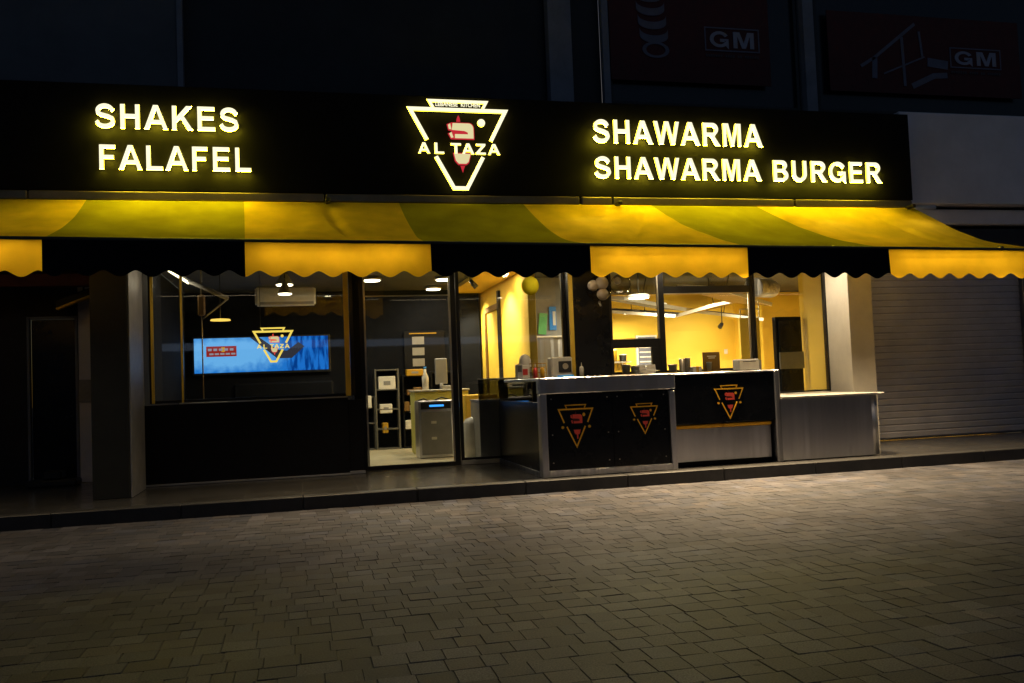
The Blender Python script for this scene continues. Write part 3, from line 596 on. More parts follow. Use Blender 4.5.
# ================================================================== THINGS ON THE COUNTERS
def boxthing(name, x0, x1, y0, y1, z0, z1, m, label, cat, bev=.008, group=None):
    t = thing(name, ((x0 + x1) / 2, (y0 + y1) / 2, z0), label, cat, group); part('body', t, m, (x0, x1, y0, y1, z0, z1), bev=bev); return t
t = boxthing('card_reader', 2.72, 2.80, 1.5, 1.6, 1.28, 1.47, 'grey', 'small grey upright box at the left end of the grill counter', 'card reader'); part('screen', t, 'black_plastic', (2.735, 2.785, 1.494, 1.4995, 1.37, 1.45), bev=0)
t = boxthing('napkin_box', 2.83, 2.95, 1.72, 1.82, 1.28, 1.46, 'white', 'white box with red label on the grill counter', 'box'); part('label_print', t, 'red', (2.855, 2.92, 1.714, 1.7195, 1.33, 1.41), bev=0)
t = thing('juice_dispenser', (3.0, 2.15, 1.28), 'rounded white dispenser on the grill counter behind the red labelled box', 'dispenser')
MB().lathe([(.085, 0), (.085, .2), (.08, .26), (.06, .31), (.02, .335)]).build('tank', 'white', t); MB().box(-.1, .1, -.1, .1, 0, .05, .01).build('base', 'grey', t)
t = boxthing('juicer', 3.30, 3.60, 1.9, 2.1, 1.28, 1.56, 'white', 'white kitchen machine with black front on the grill counter', 'machine', .02)
part('front_plate', t, 'black_plastic', (3.40, 3.58, 1.888, 1.899, 1.35, 1.50)); MB().cyl((.04, -.135, .15), (.04, -.11, .15), .04).build('knob', 'bright_alu', t)
t = thing('wire_basket', (3.12, 1.95, 1.28), 'amber wire basket beside the white kitchen machine', 'basket')
b = MB()
for zz in (0.01, .08, .15, .2): b.tube([(-.09, -.08, zz), (.1, -.08, zz), (.1, .08, zz), (-.09, .08, zz), (-.09, -.08, zz)], .006, 6)
for xx in (-.09, -.03, .04, .1): b.tube([(xx, -.08, 0), (xx, -.08, .2)], .005, 6)
b.build('wires', 'amberprint', t)
t = thing('blue_tray', (3.28, 1.2, 1.28), 'small blue tray lying on the grill counter', 'tray'); b = MB(); b.box(-.09, .09, -.06, .06, 0, .012, .004)
for s_ in (-1, 1): b.box(-.09, .09, s_ * .06 - .004, s_ * .06 + .004, .01, .028, .002)
b.build('tray', 'blueprint', t)
for i, (xx, hh, lab) in enumerate(((4.42, .12, 'taller white food container at the left edge of the serving window'), (4.55, .10, 'low white food container left of the tilted white menus'), (5.12, .10, 'low white food container just right of the serving window bar'))):
    t = thing('food_container', (xx, 2.04, 1.29), lab, 'container', 'food containers on the serving ledge')
    MB().lathe([(.05, 0), (.06, hh * .9), (.065, hh * .92), (.065, hh)], n=20).build('tub', 'white', t); MB().lathe([(.067, hh), (.067, hh + .012), (.02, hh + .016)], n=20).build('lid', 'white', t)
for i, (xx, rz, lab) in enumerate(((4.66, .2, 'tilted white menu card left of two in the serving window'), (4.79, -.25, 'tilted white menu card right of two in the serving window'))):
    t = thing('menu_card', (xx, 2.03, 1.29), lab, 'menu', 'white menu cards in the serving window', rz)
    MB().box(-.06, .06, -.004, .004, 0, .13, rot=Matrix.Rotation(-.5, 3, 'X')).build('card', 'paper', t); MB().box(-.04, .04, -.02, .03, 0, .02, .004).build('stand', 'white', t)
t = thing('steel_tumbler', (5.06, 1.6, 1.255 + .03), 'upright steel tumbler beside the serving window bar', 'tumbler'); MB().lathe([(.035, 0), (.038, .02), (.04, .18), (.036, .185), (.034, .17)], n=20).build('tumbler', 'bright_alu', t)
t = boxthing('receipt_printer', 6.02, 6.34, 1.8, 2.0, 1.275, 1.44, 'white', 'white box like machine at the right end of the serving window', 'printer', .015); part('slot', t, 'black_plastic', (6.08, 6.28, 1.794, 1.799, 1.40, 1.408), bev=0)
part('side_unit', t, 'grey', (6.345, 6.38, 1.82, 1.98, 1.275, 1.42))
pt_ = boxthing('shelf_bracket', 4.9, 6.44, 1.78, 2.0, 1.262, 1.274, 'steel', 'narrow steel shelf under the white printer', 'shelf', .003)
t = thing('standing_picture', (5.72, 2.05, 1.29), 'small dark framed notice standing in the serving window', 'notice')
MB().box(-.13, .13, -.012, .012, 0, .27, .004).build('frame', 'wood', t); MB().box(-.105, .105, -.016, -.0125, .03, .24).build('sheet', 'panelamber', t)
b = MB()
for j, (wd, zz) in enumerate(((.14, .205), (.1, .18))): b.box(-wd / 2, wd / 2, -.0185, -.0165, zz, zz + .012)
b.build('printed_lines', 'paper', t)
t = thing('paper_cup', (5.64, 1.96, 1.29), 'white paper cup before the dark framed notice', 'cup'); MB().lathe([(.028, 0), (.038, .12), (.041, .122), (.041, .128)], n=18).build('cup', 'paper', t)
t = thing('black_kettle', (6.65, 2.6, .95 + .26), 'black round kettle behind the right window', 'kettle'); MB().lathe([(.1, 0), (.12, .05), (.1, .13), (.04, .16)], n=20).build('body', 'black_plastic', t); MB().tube([(-.1, 0, .1), (-.16, 0, .14), (-.1, 0, .17), (0, 0, .19)], .012, 8).build('handle', 'black_plastic', t)
t = boxthing('kettle_stand', 6.50, 6.85, 2.45, 2.75, .145, 1.205, 'grey', 'grey stand under the black kettle', 'stand')
for xx, yy, m_, lb_ in ((2.98, 1.55, 'red', 'red sauce bottle on the grill counter'), (3.06, 1.5, 'amberprint', 'amber sauce bottle on the grill counter'), (3.66, 1.7, 'white', 'white squeeze bottle by the wide black pier')):
    t = thing('sauce_bottle', (xx, yy, 1.28), lb_, 'bottle', 'squeeze bottles on the grill counter'); MB().lathe([(.028, 0), (.03, .11), (.022, .135), (.01, .14)], n=16).build('body', m_, t); MB().cyl((0, 0, .14), (0, 0, .19), .009, .003, 10).build('nozzle', 'white', t)
t = thing('paper_stack', (4.55, 1.7, 1.28), 'loose stack of white papers on the worktop under the serving window', 'papers')
for j in range(5): MB().box(-.11, .11, -.08, .08, j * .014, j * .014 + .01, rot=Matrix.Rotation(.15 * (j % 3) - .1, 3, 'Z')).build('sheet', 'paper', t)
t = thing('cup_stack', (5.28, 1.9, 1.275), 'tall stack of white paper cups behind the steel tumbler', 'cups'); MB().lathe([(.035, 0), (.042, .2), (.045, .205), (.043, .21)], n=18).build('cups', 'paper', t)
t = boxthing('card_box', 5.36, 5.50, 1.9, 2.0, 1.275, 1.36, 'paper', 'small cream carton left of the dark framed notice', 'carton'); part('tape', t, 'amberprint', (5.41, 5.45, 1.894, 1.8995, 1.275, 1.36), bev=0)
# right-hand interior
t = thing('tall_cabinet', (7.68, 3.35, .14), 'tall dark glass fronted cabinet behind the right window', 'cabinet')
part('body', t, 'blackpaint', (7.44, 7.90, 3.2, 3.3, .144, 2.12)); part('door_glass', t, 'black', (7.48, 7.86, 3.17, 3.198, .3, 2.06)); part('reflection_strip', t, 'grey', (7.46, 7.90, 3.155, 3.168, 1.28, 1.55))  # grey strip on the cabinet paints in a reflection in the glass
t = thing('partition_screen', (7.25, 3.6, .14), 'bright yellow freestanding panel left of the tall dark cabinet', 'panel'); part('panel', t, 'yellow', (7.06, 7.42, 3.66, 3.72, .144, 2.15))
part('rail', t, 'bright_alu', (7.06, 7.42, 3.64, 3.655, 2.28, 2.30), (7.06, 7.08, 3.64, 3.655, 2.15, 2.28), (7.40, 7.42, 3.64, 3.655, 2.15, 2.45))
# hood / big duct
t = thing('extractor_duct', (6.9, 3.9, 2.5), 'silver extractor duct under the ceiling behind the right window', 'duct'); a = MB(); a.cyl((.3, -.5, 0.12), (1.2, .5, .2), .15, .15, 24)
for j in range(9): a.cyl((.3 + .1 * j, -.5 + .11 * j, .12 + .009 * j), (.31 + .1 * j, -.49 + .11 * j, .121 + .009 * j), .16, .16, 24)
a.build('pipe', 'steel', t)
# kitchen menu screen on the back wall
t = thing('menu_screen', (7.17, 7.9, 1.3), 'pale grey price list hung on the yellow kitchen wall', 'board'); part('frame', t, 'white', (6.93, 7.40, 7.93, 7.998, 1.2, 2.12)); part('face', t, 'bannergrey', (6.97, 7.36, 7.915, 7.929, 1.25, 2.08), bev=0)
b = MB()
for j in range(7): b.box(-.18, .18 - .04 * (j % 3), -.0, .008, .05 + j * .1, .075 + j * .1)
b2 = b.build('price_lines', 'paper', t); b2.location = (0, .004, 0)
t = thing('wall_switch', (9.02, 7.98, 1.72), 'small white switch on the yellow kitchen wall', 'switch'); MB().box(-.04, .04, 0, .02, -.05, .05, .005).build('plate', 'white', t); MB().box(-.02, .02, -.006, 0, -.03, .03, .002).build('rocker', 'white', t)
t = thing('wall_shelf', (6.1, 7.9, 1.55), 'long steel shelf of tubs on the yellow kitchen wall', 'shelf'); MB().box(-.5, .6, -.25, .08, 0, .03, .004).build('board', 'steel', t)
for j in range(2): MB().box(-.4 + j * .8, -.37 + j * .8, -.2, .08, -.15, -.001).build('bracket', 'steel', t)
q2 = random.Random(9)
for j, (lb_, m_) in enumerate((('white tub first on the long kitchen shelf', 'white'), ('grey tub second on the long kitchen shelf', 'grey'), ('wooden box third on the long kitchen shelf', 'wood'), ('amber tub fourth on the long kitchen shelf', 'amberprint'), ('black tub last on the long kitchen shelf', 'black_plastic'))):
    t = thing('tub', (5.72 + j * .21, 7.78, 1.58), lb_, 'tub'); hh = q2.uniform(.12, .24); MB().lathe([(.07, 0), (.08, hh), (.085, hh + .01)], n=18).build('body', m_, t); MB().lathe([(.088, hh + .011), (.088, hh + .025), (.03, hh + .03)], n=18).build('lid', 'white', t)
# posters on grey kitchen wall
t = thing('green_poster', (4.04, 4.88, 2.22), 'green sheet high on the grey wall behind the pier window', 'poster'); MB().box(-.07, .07, -.012, .01, -.19, .17, rot=Matrix.Rotation(.1, 3, 'Y')).build('sheet', 'greenprint', t)
t = thing('blue_poster', (4.22, 4.88, 2.3), 'blue and white sheet right of the green poster', 'poster'); MB().box(-.06, .06, -.012, .01, -.2, .2).build('sheet', 'blueprint', t); MB().box(.0, .05, -.016, -.0125, -.12, .12).build('print', 'paper', t)
t = thing('blue_apron', (4.5, 4.86, 1.5), 'blue apron hanging low on the grey kitchen wall', 'apron'); MB().box(-.05, .06, -.03, .01, .1, .6, .02).build('cloth', 'blueprint', t)
t = thing('black_coat', (4.68, 4.86, 1.4), 'black coat hanging beside the blue apron', 'coat'); MB().box(-.12, .1, -.05, .01, .1, .75, .03).build('cloth', 'black_plastic', t)
t = thing('steel_hood', (4.15, 4.6, 1.62), 'pale steel oven with shelf at the grey kitchen wall', 'oven'); part('body', t, 'steel', (3.75, 4.42, 4.45, 4.85, .6, 1.95)); part('shelf', t, 'white', (3.72, 4.46, 4.40, 4.86, 1.952, 1.98))
# hung ceiling panels in the kitchen
tilt = [(5.9, 5.0, 2.66, 1.2, 1.0, .15, .05, 'panelgrey', 'grey'), (6.6, 6.6, 2.62, 1.3, 1.1, -.5, .04, 'panelgrey', 'grey'), (7.9, 6.2, 2.68, 1.2, .9, .4, -.05, 'panelamber', 'amber'), (8.6, 7.2, 2.60, 1.4, 1.0, -.25, .05, 'panelgrey', 'grey'), (7.3, 4.6, 2.74, 1.3, 1.0, .35, .06, 'panelamber', 'amber')]
tilt = [(a, b, c - .12, d, e, f, g * 3.2, h, i) for a, b, c, d, e, f, g, h, i in tilt]
labs = ['grey hung ceiling panel closest to the wide black pier', 'grey hung ceiling panel deep behind the serving window bar', 'amber hung ceiling panel in front of the far yellow column', 'grey hung ceiling panel farthest right above the yellow wall', 'amber hung ceiling panel nearest the right window']
for (x, y_, z_, w_, d_, rz, tl, m_, _), lb in zip(tilt, labs):
    t = thing('ceiling_panel', (x, y_, z_), lb, 'ceiling panel', 'panels hung below the kitchen ceiling', rz); t.rotation_euler = (tl * .8, tl, rz); Rt = None
    MB().box(-w_ / 2, w_ / 2, -d_ / 2, d_ / 2, -.025, .025, .005, rot=Rt).build('panel', m_, t)
    e = MB(); e.box(-w_ / 2, w_ / 2, -d_ / 2 - .02, -d_ / 2 - .001, -.03, .03, rot=None); e.box(-w_ / 2 - .02, -w_ / 2 - .001, -d_ / 2, d_ / 2, -.03, .03); e.build('edge_trim', 'paneledge', t)
    MB().tube([(0, 0, .02), (0, 0, 3.0 - z_)], .008, 6).build('hanger', 'frame', t)

# ================================================================== LAMPS INSIDE
def lamp(x, y_, z_, r, energy, label, group, col=(1, .84, .56), pend=False):
    t = thing('pendant_lamp' if pend else 'ceiling_lamp', (x, y_, z_), label, 'lamp', group)
    if pend: MB().lathe([(r, 0), (r * .92, .03), (r * .35, .16), (r * .2, .2), (.02, .22)], n=24).build('shade', 'greywall', t)
    else: MB().lathe([(r * 1.1, 0), (r * 1.1, .03), (r * .9, .05)], n=24).build('housing', 'white', t)
    MB().cyl((0, 0, -.012), (0, 0, -.002), r * .93, n=24).build('diffuser', 'lamp', t)
    if z_ < 2.93: MB().cyl((0, 0, .05), (0, 0, 3.0 - z_), .008, n=8).build('rod', 'frame', t)
    setlight('lamp_light', t, 'AREA', (0, 0, -.03), energy, col, r * 2); return t
for a in ((5.35, 3.76, 2.52, .17, 63, 'round ceiling lamp largest in the serving window'), (6.45, 6.9, 2.52, .17, 98, 'round ceiling lamp lowest and farthest in the serving window'), (6.42, 5.55, 2.54, .17, 75, 'round ceiling lamp close left of the window bar'),
          (7.3, 5.2, 2.72, .12, 70, 'round ceiling lamp right of the window bar'), (8.7, 5.6, 2.92, .12, 98, 'round ceiling lamp near the yellow column'), (5.2, 3.2, 2.92, .13, 46, 'round ceiling lamp beside the pier behind the balloons')): lamp(*a, 'round ceiling lamps in the kitchen')
for a in ((2.36, 6.0, 2.95, .13, 12, 'round lamp in the entrance room lower in view through the door'), (2.33, 4.6, 2.95, .14, 26, 'round lamp in the entrance room at the right edge of the door'), (1.16, 4.6, 2.95, .14, 26, 'round lamp in the entrance room at the left edge of the door'), (3.0, 3.7, 2.95, .1, 14, 'round lamp close to the yellow partition wall')): lamp(*a, 'round ceiling lamps in the entrance room')
lamp(-.18, 4.1, 2.84, .13, 1.6, 'upper pendant lamp in the left window', 'pendant lamps in the left window', pend=True)
lamp(-.17, 3.5, 2.64, .10, 1.6, 'lower pendant lamp in the left window', 'pendant lamps in the left window', pend=True)
t = thing('added_wall_washer', (8.3, 6.7, 2.25), 'small added spot brightening the yellow kitchen wall', 'lamp'); MB().cyl((0, 0, 0), (0, .1, -.06), .035, .05).build('head', 'frame', t); MB().cyl((0, 0, 0), (0, 0, .75), .01, n=8).build('rod', 'frame', t)  # added spot that makes the hot centre on the yellow wall
setlight('spot_beam', t, 'SPOT', (0, .12, -.07), 62, (1, .9, .66), .05, 130, (.05, 1, -.42), 1)
# invented wash lights, added as track spots to make the yellow partition glow
for (xx, yy, lab) in ((2.7, 4.3, 'added track spot aimed at the near half of the yellow partition'), (2.7, 6.2, 'added track spot aimed at the far half of the yellow partition')):
    t = thing('track_spot', (xx, yy, 2.9), lab, 'lamp', 'added track spots by the yellow partition'); MB().cyl((0, 0, 0), (.1, 0, -.12), .035, .045).build('head', 'frame', t); MB().cyl((0, 0, 0), (0, 0, .1), .01).build('stem', 'frame', t)
    setlight('spot_beam', t, 'SPOT', (.11, 0, -.14), 200, (1, .86, .55), .05, 110, (1, 0, -1.6), .8)

# ================================================================== LEFT WINDOW ROOM
sm, stt, sb = nodemat('screen_picture'); N = stt.nodes; L = stt.links; N.clear()
tc = N.new('ShaderNodeTexCoord'); sx = N.new('ShaderNodeSeparateXYZ'); L.new(tc.outputs['Object'], sx.inputs[0])
nz = N.new('ShaderNodeTexNoise'); nz.inputs['Scale'].default_value = 5; nz.inputs['Detail'].default_value = 3
mp = N.new('ShaderNodeMapping'); mp.inputs['Scale'].default_value = (3.2, 1, .6); L.new(tc.outputs['Object'], mp.inputs[0]); L.new(mp.outputs[0], nz.inputs['Vector'])
gt = N.new('ShaderNodeMapRange'); gt.inputs[1].default_value = .25; gt.inputs[2].default_value = .5; L.new(sx.outputs[0], gt.inputs[0])
cr = N.new('ShaderNodeValToRGB'); cr.color_ramp.elements[0].position = .42; cr.color_ramp.elements[0].color = (.015, .12, .4, 1); cr.color_ramp.elements[1].position = .58; cr.color_ramp.elements[1].color = (.12, .45, 1, 1); L.new(nz.outputs[0], cr.inputs[0])
mx = N.new('ShaderNodeMix'); mx.data_type = 'RGBA'; mx.inputs['A'].default_value = (.17, .52, 1.0, 1); L.new(gt.outputs[0], mx.inputs['Factor']); L.new(cr.outputs[0], mx.inputs['B'])
ln = N.new('ShaderNodeVectorMath'); ln.operation = 'MULTIPLY_ADD'; ln.inputs[1].default_value = (.8, 0, 2.6); ln.inputs[2].default_value = (.45, 0, -.1); L.new(tc.outputs['Object'], ln.inputs[0])
le = N.new('ShaderNodeVectorMath'); le.operation = 'LENGTH'; L.new(ln.outputs[0], le.inputs[0]); n9 = N.new('ShaderNodeTexNoise'); n9.inputs['Scale'].default_value = 9; L.new(tc.outputs['Object'], n9.inputs['Vector'])
ad = N.new('ShaderNodeMath'); ad.operation = 'ADD'; L.new(le.outputs['Value'], ad.inputs[0]); sb9 = N.new('ShaderNodeMapRange'); sb9.inputs[3].default_value = -.3; sb9.inputs[4].default_value = .3; L.new(n9.outputs[0], sb9.inputs[0]); L.new(sb9.outputs[0], ad.inputs[1])
c9 = N.new('ShaderNodeValToRGB'); c9.color_ramp.elements[0].position = .5; c9.color_ramp.elements[0].color = (1, 1, 1, 1); c9.color_ramp.elements[1].position = .95; c9.color_ramp.elements[1].color = (.12, .42, .72, 1); L.new(ad.outputs[0], c9.inputs[0])
m9 = N.new('ShaderNodeMix'); m9.data_type = 'RGBA'; m9.blend_type = 'MULTIPLY'; m9.inputs['Factor'].default_value = 1; L.new(mx.outputs['Result'], m9.inputs['A']); L.new(c9.outputs[0], m9.inputs['B'])
em = N.new('ShaderNodeEmission'); em.inputs[1].default_value = .95; L.new(m9.outputs['Result'], em.inputs[0]); oo = N.new('ShaderNodeOutputMaterial'); L.new(em.outputs[0], oo.inputs[0])
t = thing('wall_screen', (-.62, 6.5, 1.9), 'long glowing blue screen on the dark back wall behind the left window', 'screen')
MB().box(-1.17, 1.17, 0, .08, -.34, .33, .01).build('housing', 'black_plastic', t)
MB().box(-1.13, 1.13, -.012, -.001, -.30, .30).build('picture', sm, t)
rd = MB(); rd.box(-.93, -.43, -.026, -.014, -.02, .16); rd.build('red_notice', emit('screen_red', (.45, .03, .02), .7), t)
wl = MB()
for j in range(5): wl.box(-.90 + j * .09, -.84 + j * .09, -.031, -.027, .08, .12); wl.box(-.88 + j * .09, -.81 + j * .09, -.031, -.027, .01, .04)
wl.build('notice_marks', emit('screen_white', (.5, .5, .6), .6), t)
MB().box(-.68, -.62, -.031, -.0275, .06, .14).build('notice_spot', emit('screen_amber', (.8, .4, .02), .8), t)
flat('dark_band', [[(-.20, .30), (.25, -.08), (.5, -.08), (.72, .12), (.62, .2), (.42, .05), (.25, .08), (-.05, .30)]], .008, emit('screen_dark', (.06, .06, .08), .6), t, (0, -.02, 0))
t = thing('neon_emblem', (-.33, 2.75, 2.06), 'small glowing yellow triangle emblem hung inside the left window', 'neon sign')
emblem(t, 0, 0, .52, 0, .012, 'neon', 'shaw_face', 'neon_red', thin=34, letters=True); pass
MB().tube([(-.16, .01, .03), (-.16, .01, .9)], .004, 6).build('hanging_wire', 'frame', t)
t = thing('air_conditioner', (-.17, 5.9, 2.66), 'white wall air conditioner above the blue screen', 'air conditioner')
AC = MB(); AC.box(-.5, .5, -.1, .12, 0, .32, .03, seg=3); AC.build('body', 'white', t).location = (-.02, 0, .03); MB().box(-.44, .44, -.108, -.101, .045, .09).build('flap', 'grey', t)
t = thing('tube_light', (-1.6, 3.5, 2.90), 'slanting lit tube light high in the left window', 'lamp'); MB().box(-.16, .16, -.02, .02, -.02, .02, .004, rot=Matrix.Rotation(.6, 3, 'Y')).build('tube', emit('tube_glow', (1, .85, .5), 5), t)
MB().box(-.2, .2, -.03, .03, .02, .05, .004, rot=Matrix.Rotation(.6, 3, 'Y')).build('fitting', 'grey', t); setlight('tube_glow', t, 'POINT', (0, -.05, -.1), 3, size=.1)
t = thing('cable_arm', (-1.2, 3.5, 2.72), 'grey slanting bracket arm beside the slanting tube light', 'bracket'); b = MB(); b.tube([(-.28, 0, .12), (.25, 0, -.14)], .03, 8); b.tube([(.25, 0, -.14), (-.1, 0, -.42)], .012, 8); b.build('arm', 'greywall', t)
MB().cyl((-.1, 0, .1), (-.1, 0, .28), .012, n=8).build('hanger', 'grey', t)
t = thing('flush_lamp', (-1.06, 3.5, 2.27), 'wide flat glowing lamp right of the thin vertical pole', 'lamp'); MB().lathe([(.14, 0), (.13, .02), (.02, .03)], n=24).build('disc', emit('warm_disc', (1, .6, .1), 1.5), t)
MB().cyl((0, 0, .03), (0, 0, .73), .006, n=8).build('cord', 'frame', t)
t = thing('standing_pole', (-1.31, 3.5, .142), 'thin vertical metal pole behind the left window', 'pole'); MB().cyl((0, 0, 0), (0, 0, 2.85), .009, n=10).build('pole', 'bronze', t); MB().box(-.05, .05, -.03, .03, 2.2, 2.5, .02).build('clamp', 'wood', t); MB().cyl((0, 0, 0), (0, 0, .02), .12, n=20).build('base', 'frame', t)
t = thing('sofa', (-.3, 5.6, .142), 'dark sofa back below the blue screen', 'sofa'); MB().box(-.8, .9, -.1, .15, .3, 1.3, .08, seg=3).build('backrest', 'intdark', t); MB().box(-.8, .9, -.8, -.1, .15, .5, .06, seg=3).build('seat', 'intdark', t)

# ================================================================== ENTRANCE ROOM
def shelf(x, y_, w_, h_, n, lab, m='grey'):
    t = thing('shelf_unit', (x, y_, .142), lab, 'shelf', 'shelf units in the entrance room'); a = MB()
    for s_ in (-1, 1): a.box(s_ * w_ / 2 - .015, s_ * w_ / 2 + .015, -.15, .15, 0, h_, .003)
    a.build('frame', m, t); b = MB()
    for j in range(n + 1): b.box(-w_ / 2 + .016, w_ / 2 - .016, -.15, .15, j * (h_ - .03) / n, j * (h_ - .03) / n + .025, .003)
    b.build('boards', m, t); MB().box(-w_ / 2 + .016, w_ / 2 - .016, .152, .16, 0, h_).build('back', 'intdark', t); return t
t = shelf(1.50, 6.3, .40, 1.42, 4, 'tall grey shelf unit left of centre through the door', 'shelfgrey'); shelf(1.12, 6.35, .32, .95, 2, 'low grey shelf unit at the left edge of the door glass', 'shelfgrey'); shelf(2.0, 6.35, .42, 1.3, 4, 'dark shelf unit beside the tall grey one', 'blackpaint'); shelf(2.55, 6.35, .5, 1.35, 4, 'dark shelf unit behind the lime counter', 'blackpaint')
q = random.Random(5)
names = [('white box on the tall grey shelf', 1.50, .93, .30, .24, 'white', 'storage_box'), ('cream box low on the tall grey shelf', 1.47, .52, .22, .16, 'paper', 'storage_box'), ('amber jar on the tall grey shelf', 1.45, .17, .1, .18, 'amberprint', 'jar'), ('crumpled white bag on the low left shelf', 1.12, .62, .2, .22, 'paper', 'paper_bag'),
         ('amber carton at the top of the dark shelf', 2.0, 1.16, .3, .12, 'amberprint', 'carton'), ('orange carton in the middle of the dark shelf', 1.98, .82, .26, .1, 'wood', 'carton'), ('pale carton low on the dark shelf', 2.02, .50, .24, .14, 'paper', 'carton')]
for lab, x, z_, w_, h_, m_, nm in names:
    t = thing(nm, (x, 6.25, .142 + z_ + .12), lab, nm.replace('_', ' ')); MB().box(-w_ / 2, w_ / 2, -.1, .1, 0, h_, .012).build('body', m_, t); MB().box(-w_ / 5, w_ / 5, -.104, -.1005, h_ * .35, h_ * .65).build('mark', 'grey', t)
for j in range(14):
    sh_, lv = (1.86, 2.02, 2.16, 2.4, 2.55, 2.7, 2.48)[j % 7], (.46, .78, 1.1)[j % 3]; sx_ = q.uniform(.04, .08); t = thing('carton', (sh_ + q.uniform(-.02, .02), 6.22, .142 + lv - .12), 'small carton among the goods on the dark shelf units', 'carton', 'small cartons on the dark shelf units')
    hh = q.uniform(.08, .18); MB().box(-sx_, sx_, -.06, .06, 0, hh, .006).build('body', q.choice(['paper', 'wood', 'grey', 'amberprint', 'red', 'blueprint', 'white']), t)
t = thing('wall_menu', (2.12, 6.57, 1.9), 'column of small pale pictures on the dark back wall', 'menu'); MB().box(-.25, .5, -.01, .01, -.55, .35, .004).build('board', 'blackpaint', t)
for j in range(4): MB().box(-.1, .12, -.018, -.011, -.5 + j * .2, -.36 + j * .2).build('picture', 'greywall', t)
MB().box(-.15, .35, -.018, -.011, .29, .31).build('heading_bar', 'amberprint', t)
t = thing('glass_display_case', (2.0, 4.0, .142), 'silver display cooler with blue lit strip behind the door', 'cooler')
a = MB(); a.box(-.27, .27, -.2, .25, 0, .87, .012); a.build('body', 'steel', t); MB().box(-.23, .23, -.212, -.201, .05, .70).build('front_glass', 'grey', t)
MB().box(-.23, .23, -.212, -.201, .74, .84).build('control_strip', 'black_plastic', t); MB().box(-.1, .12, -.217, -.2125, .775, .805).build('display', 'led_blue', t)
for j in (.28, .52): MB().box(-.08, .0, -.216, -.2125, j, j + .04).build('price_tag', 'white', t)
pl = MB(); pl.tube([(-.24, 0, .87), (-.16, 0, .9), (-.08, 0, .87)], .012, 8); pl.tube([(.02, 0, .87), (.12, 0, .91), (.25, 0, .87)], .012, 8); pl.build('top_rail', 'black_plastic', t)
t = thing('lime_counter', (2.2, 4.75, .142), 'lime green counter behind the silver cooler', 'counter'); MB().box(-.42, .45, -.2, .4, 0, 1.0, .01).build('body', 'limegreen', t); MB().box(-.44, .47, -.22, .42, 1.0, 1.03, .005).build('worktop', 'whitetop', t)
t = thing('monitor', (2.25, 4.75, 1.175), 'grey monitor standing on the lime green counter', 'monitor'); MB().box(-.1, .1, -.02, .02, .08, .5, .01).build('screen', 'grey', t); MB().cyl((0, 0, 0), (0, 0, .1), .03).build('stand', 'grey', t)
t = thing('bottle', (1.98, 4.7, 1.175), 'pale bottle standing left of the grey monitor', 'bottle'); MB().lathe([(.05, 0), (.055, .2), (.02, .28), (.02, .34)], n=16).build('body', 'white', t); MB().cyl((0, 0, .34), (0, 0, .37), .023).build('cap', 'blueprint', t)
t = thing('yellow_crate', (2.62, 3.95, .142), 'yellow cabinet right behind the black door post', 'cabinet'); MB().box(-.15, .35, -.1, .3, .6, .93, .01).build('body', 'yellow', t); MB().box(-.15, .35, -.08, .28, 0, .6).build('plinth', 'yellow', t)
t = thing('covered_sack', (2.52, 3.35, .142), 'white plastic covered bin on the floor by the window base', 'bin'); b = MB(); b.lathe([(.19, 0), (.2, .2), (.19, .5), (.15, .58), (.05, .62)], n=28)
for v in b.bm.verts: v.co += Vector((noise.noise(v.co * 7), noise.noise(v.co * 7 + Vector((9, 0, 0))), 0)) * .035
b.build('cover', 'trash', t)
b = MB(); b.lathe([(.17, .0), (.17, .02), (.15, .03)], n=20); b.build('base', 'grey', t).location = (0, 0, -.0)

# ================================================================== BALLOONS
t = thing('yellow_balloon', (3.05, 1.9, 2.53), 'single yellow balloon hanging under the black valance', 'balloon')
bm_ = fabric('yellow_balloon_skin', (.95, .85, .04), .55)
MB().sphere((0, 0, 0), .118, (1, 1, 1.08)).build('balloon', bm_, t); MB().cyl((0, 0, .12), (0, 0, .6), .003, n=6).build('string', 'white', t)
cm = glassmat('clear_balloon_skin', (.9, .88, .84), 1.08); wm = mat('white_balloon_skin', (.62, .56, .5), .3)
t = thing('clear_balloon', (3.97, 1.75, 2.46), 'clear balloon holding white balls in front of the pier', 'balloon', 'clear balloons by the pier')
MB().sphere((0, 0, 0), .17).build('skin', cm, t)
for c_, r_ in (((-.09, -.02, .04), .075), ((.03, -.04, .07), .09), ((.04, -.03, -.08), .08)): MB().sphere(c_, r_).build('inner_ball', wm, t)
kn = MB(); kn.cyl((0, 0, -.165), (0, 0, -.19), .012, .02, 8); kn.cyl((-.0, 0, -.19), (.02, 0, -.24), .018, .012, 8); kn.build('knot', wm, t)
t = thing('clear_balloon', (4.3, 1.8, 2.52), 'emptier clear balloon right of the one holding white balls', 'balloon', 'clear balloons by the pier')
MB().sphere((0, 0, 0), .14).build('skin', cm, t); MB().sphere((-.04, 0, .05), .05).build('inner_ball', wm, t)
for q_ in (3.97, 4.3):
    pass

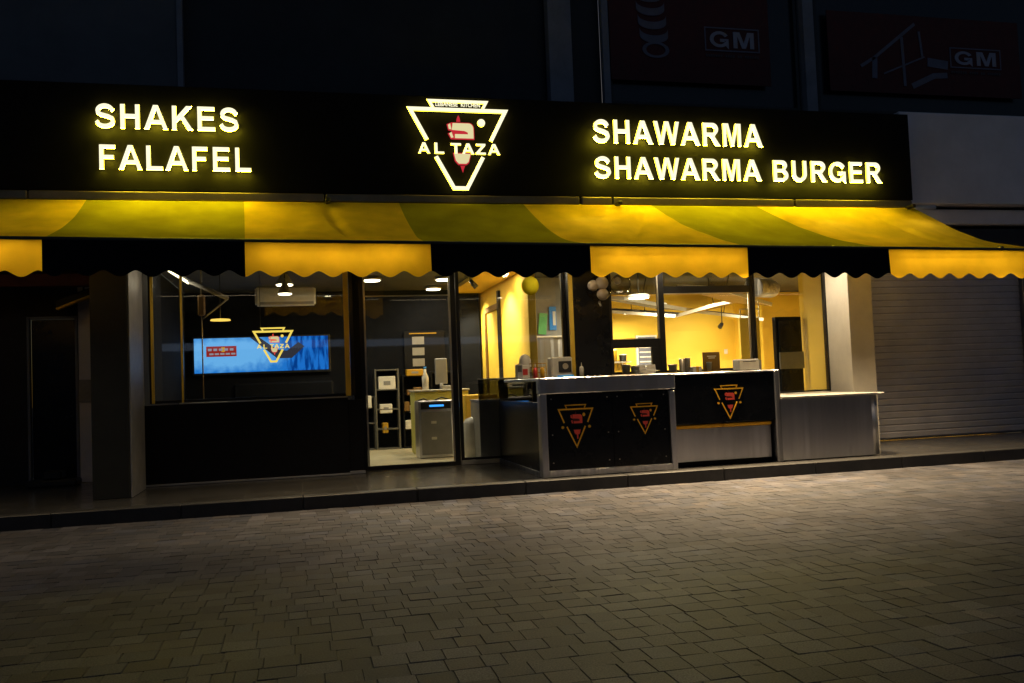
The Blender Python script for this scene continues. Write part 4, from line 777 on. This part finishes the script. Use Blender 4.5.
# ================================================================== UPPER BANNERS
def banner(x0, x1, z0, z1, lx0, lx1, lz0, lz1, lab):
    t = thing('window_banner', ((x0 + x1) / 2, 2.2, z0), lab, 'banner', 'dark red banners in the upper windows'); ox, oz = (x0 + x1) / 2, z0
    MB().box(x0 - ox, x1 - ox, -.0, .015, 0, z1 - oz).build('sheet', 'bannerred', t)
    fl = flat('logo_frame', stroke([(lx0 - ox, lz0 - oz), (lx1 - ox, lz0 - oz), (lx1 - ox, lz1 - oz), (lx0 - ox, lz1 - oz)], .02, True), .004, 'bannergrey', t, (0, -.008, 0))
    h = (lz1 - lz0) * .72; zb = lz0 + (lz1 - lz0) * .14 - oz; wd = lx1 - lx0
    word('G', lx0 + wd * .06 - ox, lx0 + wd * .46 - ox, zb, h, .004, -.008, 'bannerpale', t, 'logo_letter'); word('M', lx0 + wd * .48 - ox, lx0 + wd * .95 - ox, zb, h, .004, -.008, 'bannerpale', t, 'logo_letter')
    a = MB(); n = 22
    for j in range(n):
        if j in (7, 12, 15): continue
        a.box(lx0 + wd * j / n - ox, lx0 + wd * (j + .65) / n - ox, -.01, -.006, lz0 - .1 - oz, lz0 - .06 - oz)
    a.build('small_print', mat('faint_print', (.05, .045, .06), .7), t); return t, ox, oz
t, ox, oz = banner(4.46, 7.0, 5.52, 7.4, 5.95, 6.82, 6.02, 6.36, 'dark red banner with a coiled spring above the word shawarma')
for j in range(5):
    cx_ = 5.08 - ox + .02 * (4 - j); zz = 5.98 - oz + j * .2
    flat('spring_ring', [arc(cx_, zz, .21 - .002 * j, .12, 0, 360, 24)[:-1], arc(cx_, zz, .15, .085, 0, 360, 24)[:-1]] if j == 0 else [arc(cx_, zz, .22, .10, 180, 360, 16) + [(cx_ + .22, zz + .11)] + arc(cx_, zz + .11, .22, .10, 360, 180, 16)], .004, 'bannergrey', t, (0, -.008 - .001 * j, 0))
t, ox, oz = banner(8.0, 11.5, 5.50, 6.75, 10.18, 11.12, 5.96, 6.27, 'dark red banner with a treadmill like machine above the white fascia')
for pts, w_ in (([(8.55, 5.9), (8.8, 6.05), (9.55, 6.62)], .05), ([(8.8, 6.05), (8.78, 5.72)], .09), ([(9.3, 6.4), (9.32, 5.62)], .05), ([(9.62, 6.5), (9.66, 6.1)], .04), ([(8.95, 5.8), (9.7, 6.1)], .025), ([(9.45, 5.62), (9.85, 5.8), (10.1, 5.82)], .09), ([(9.75, 6.02), (10.12, 5.98)], .14)):
    flat('machine_print', stroke([(a - ox, c - oz) for a, c in pts], w_), .004, 'bannergrey', t, (0, -.008, 0))
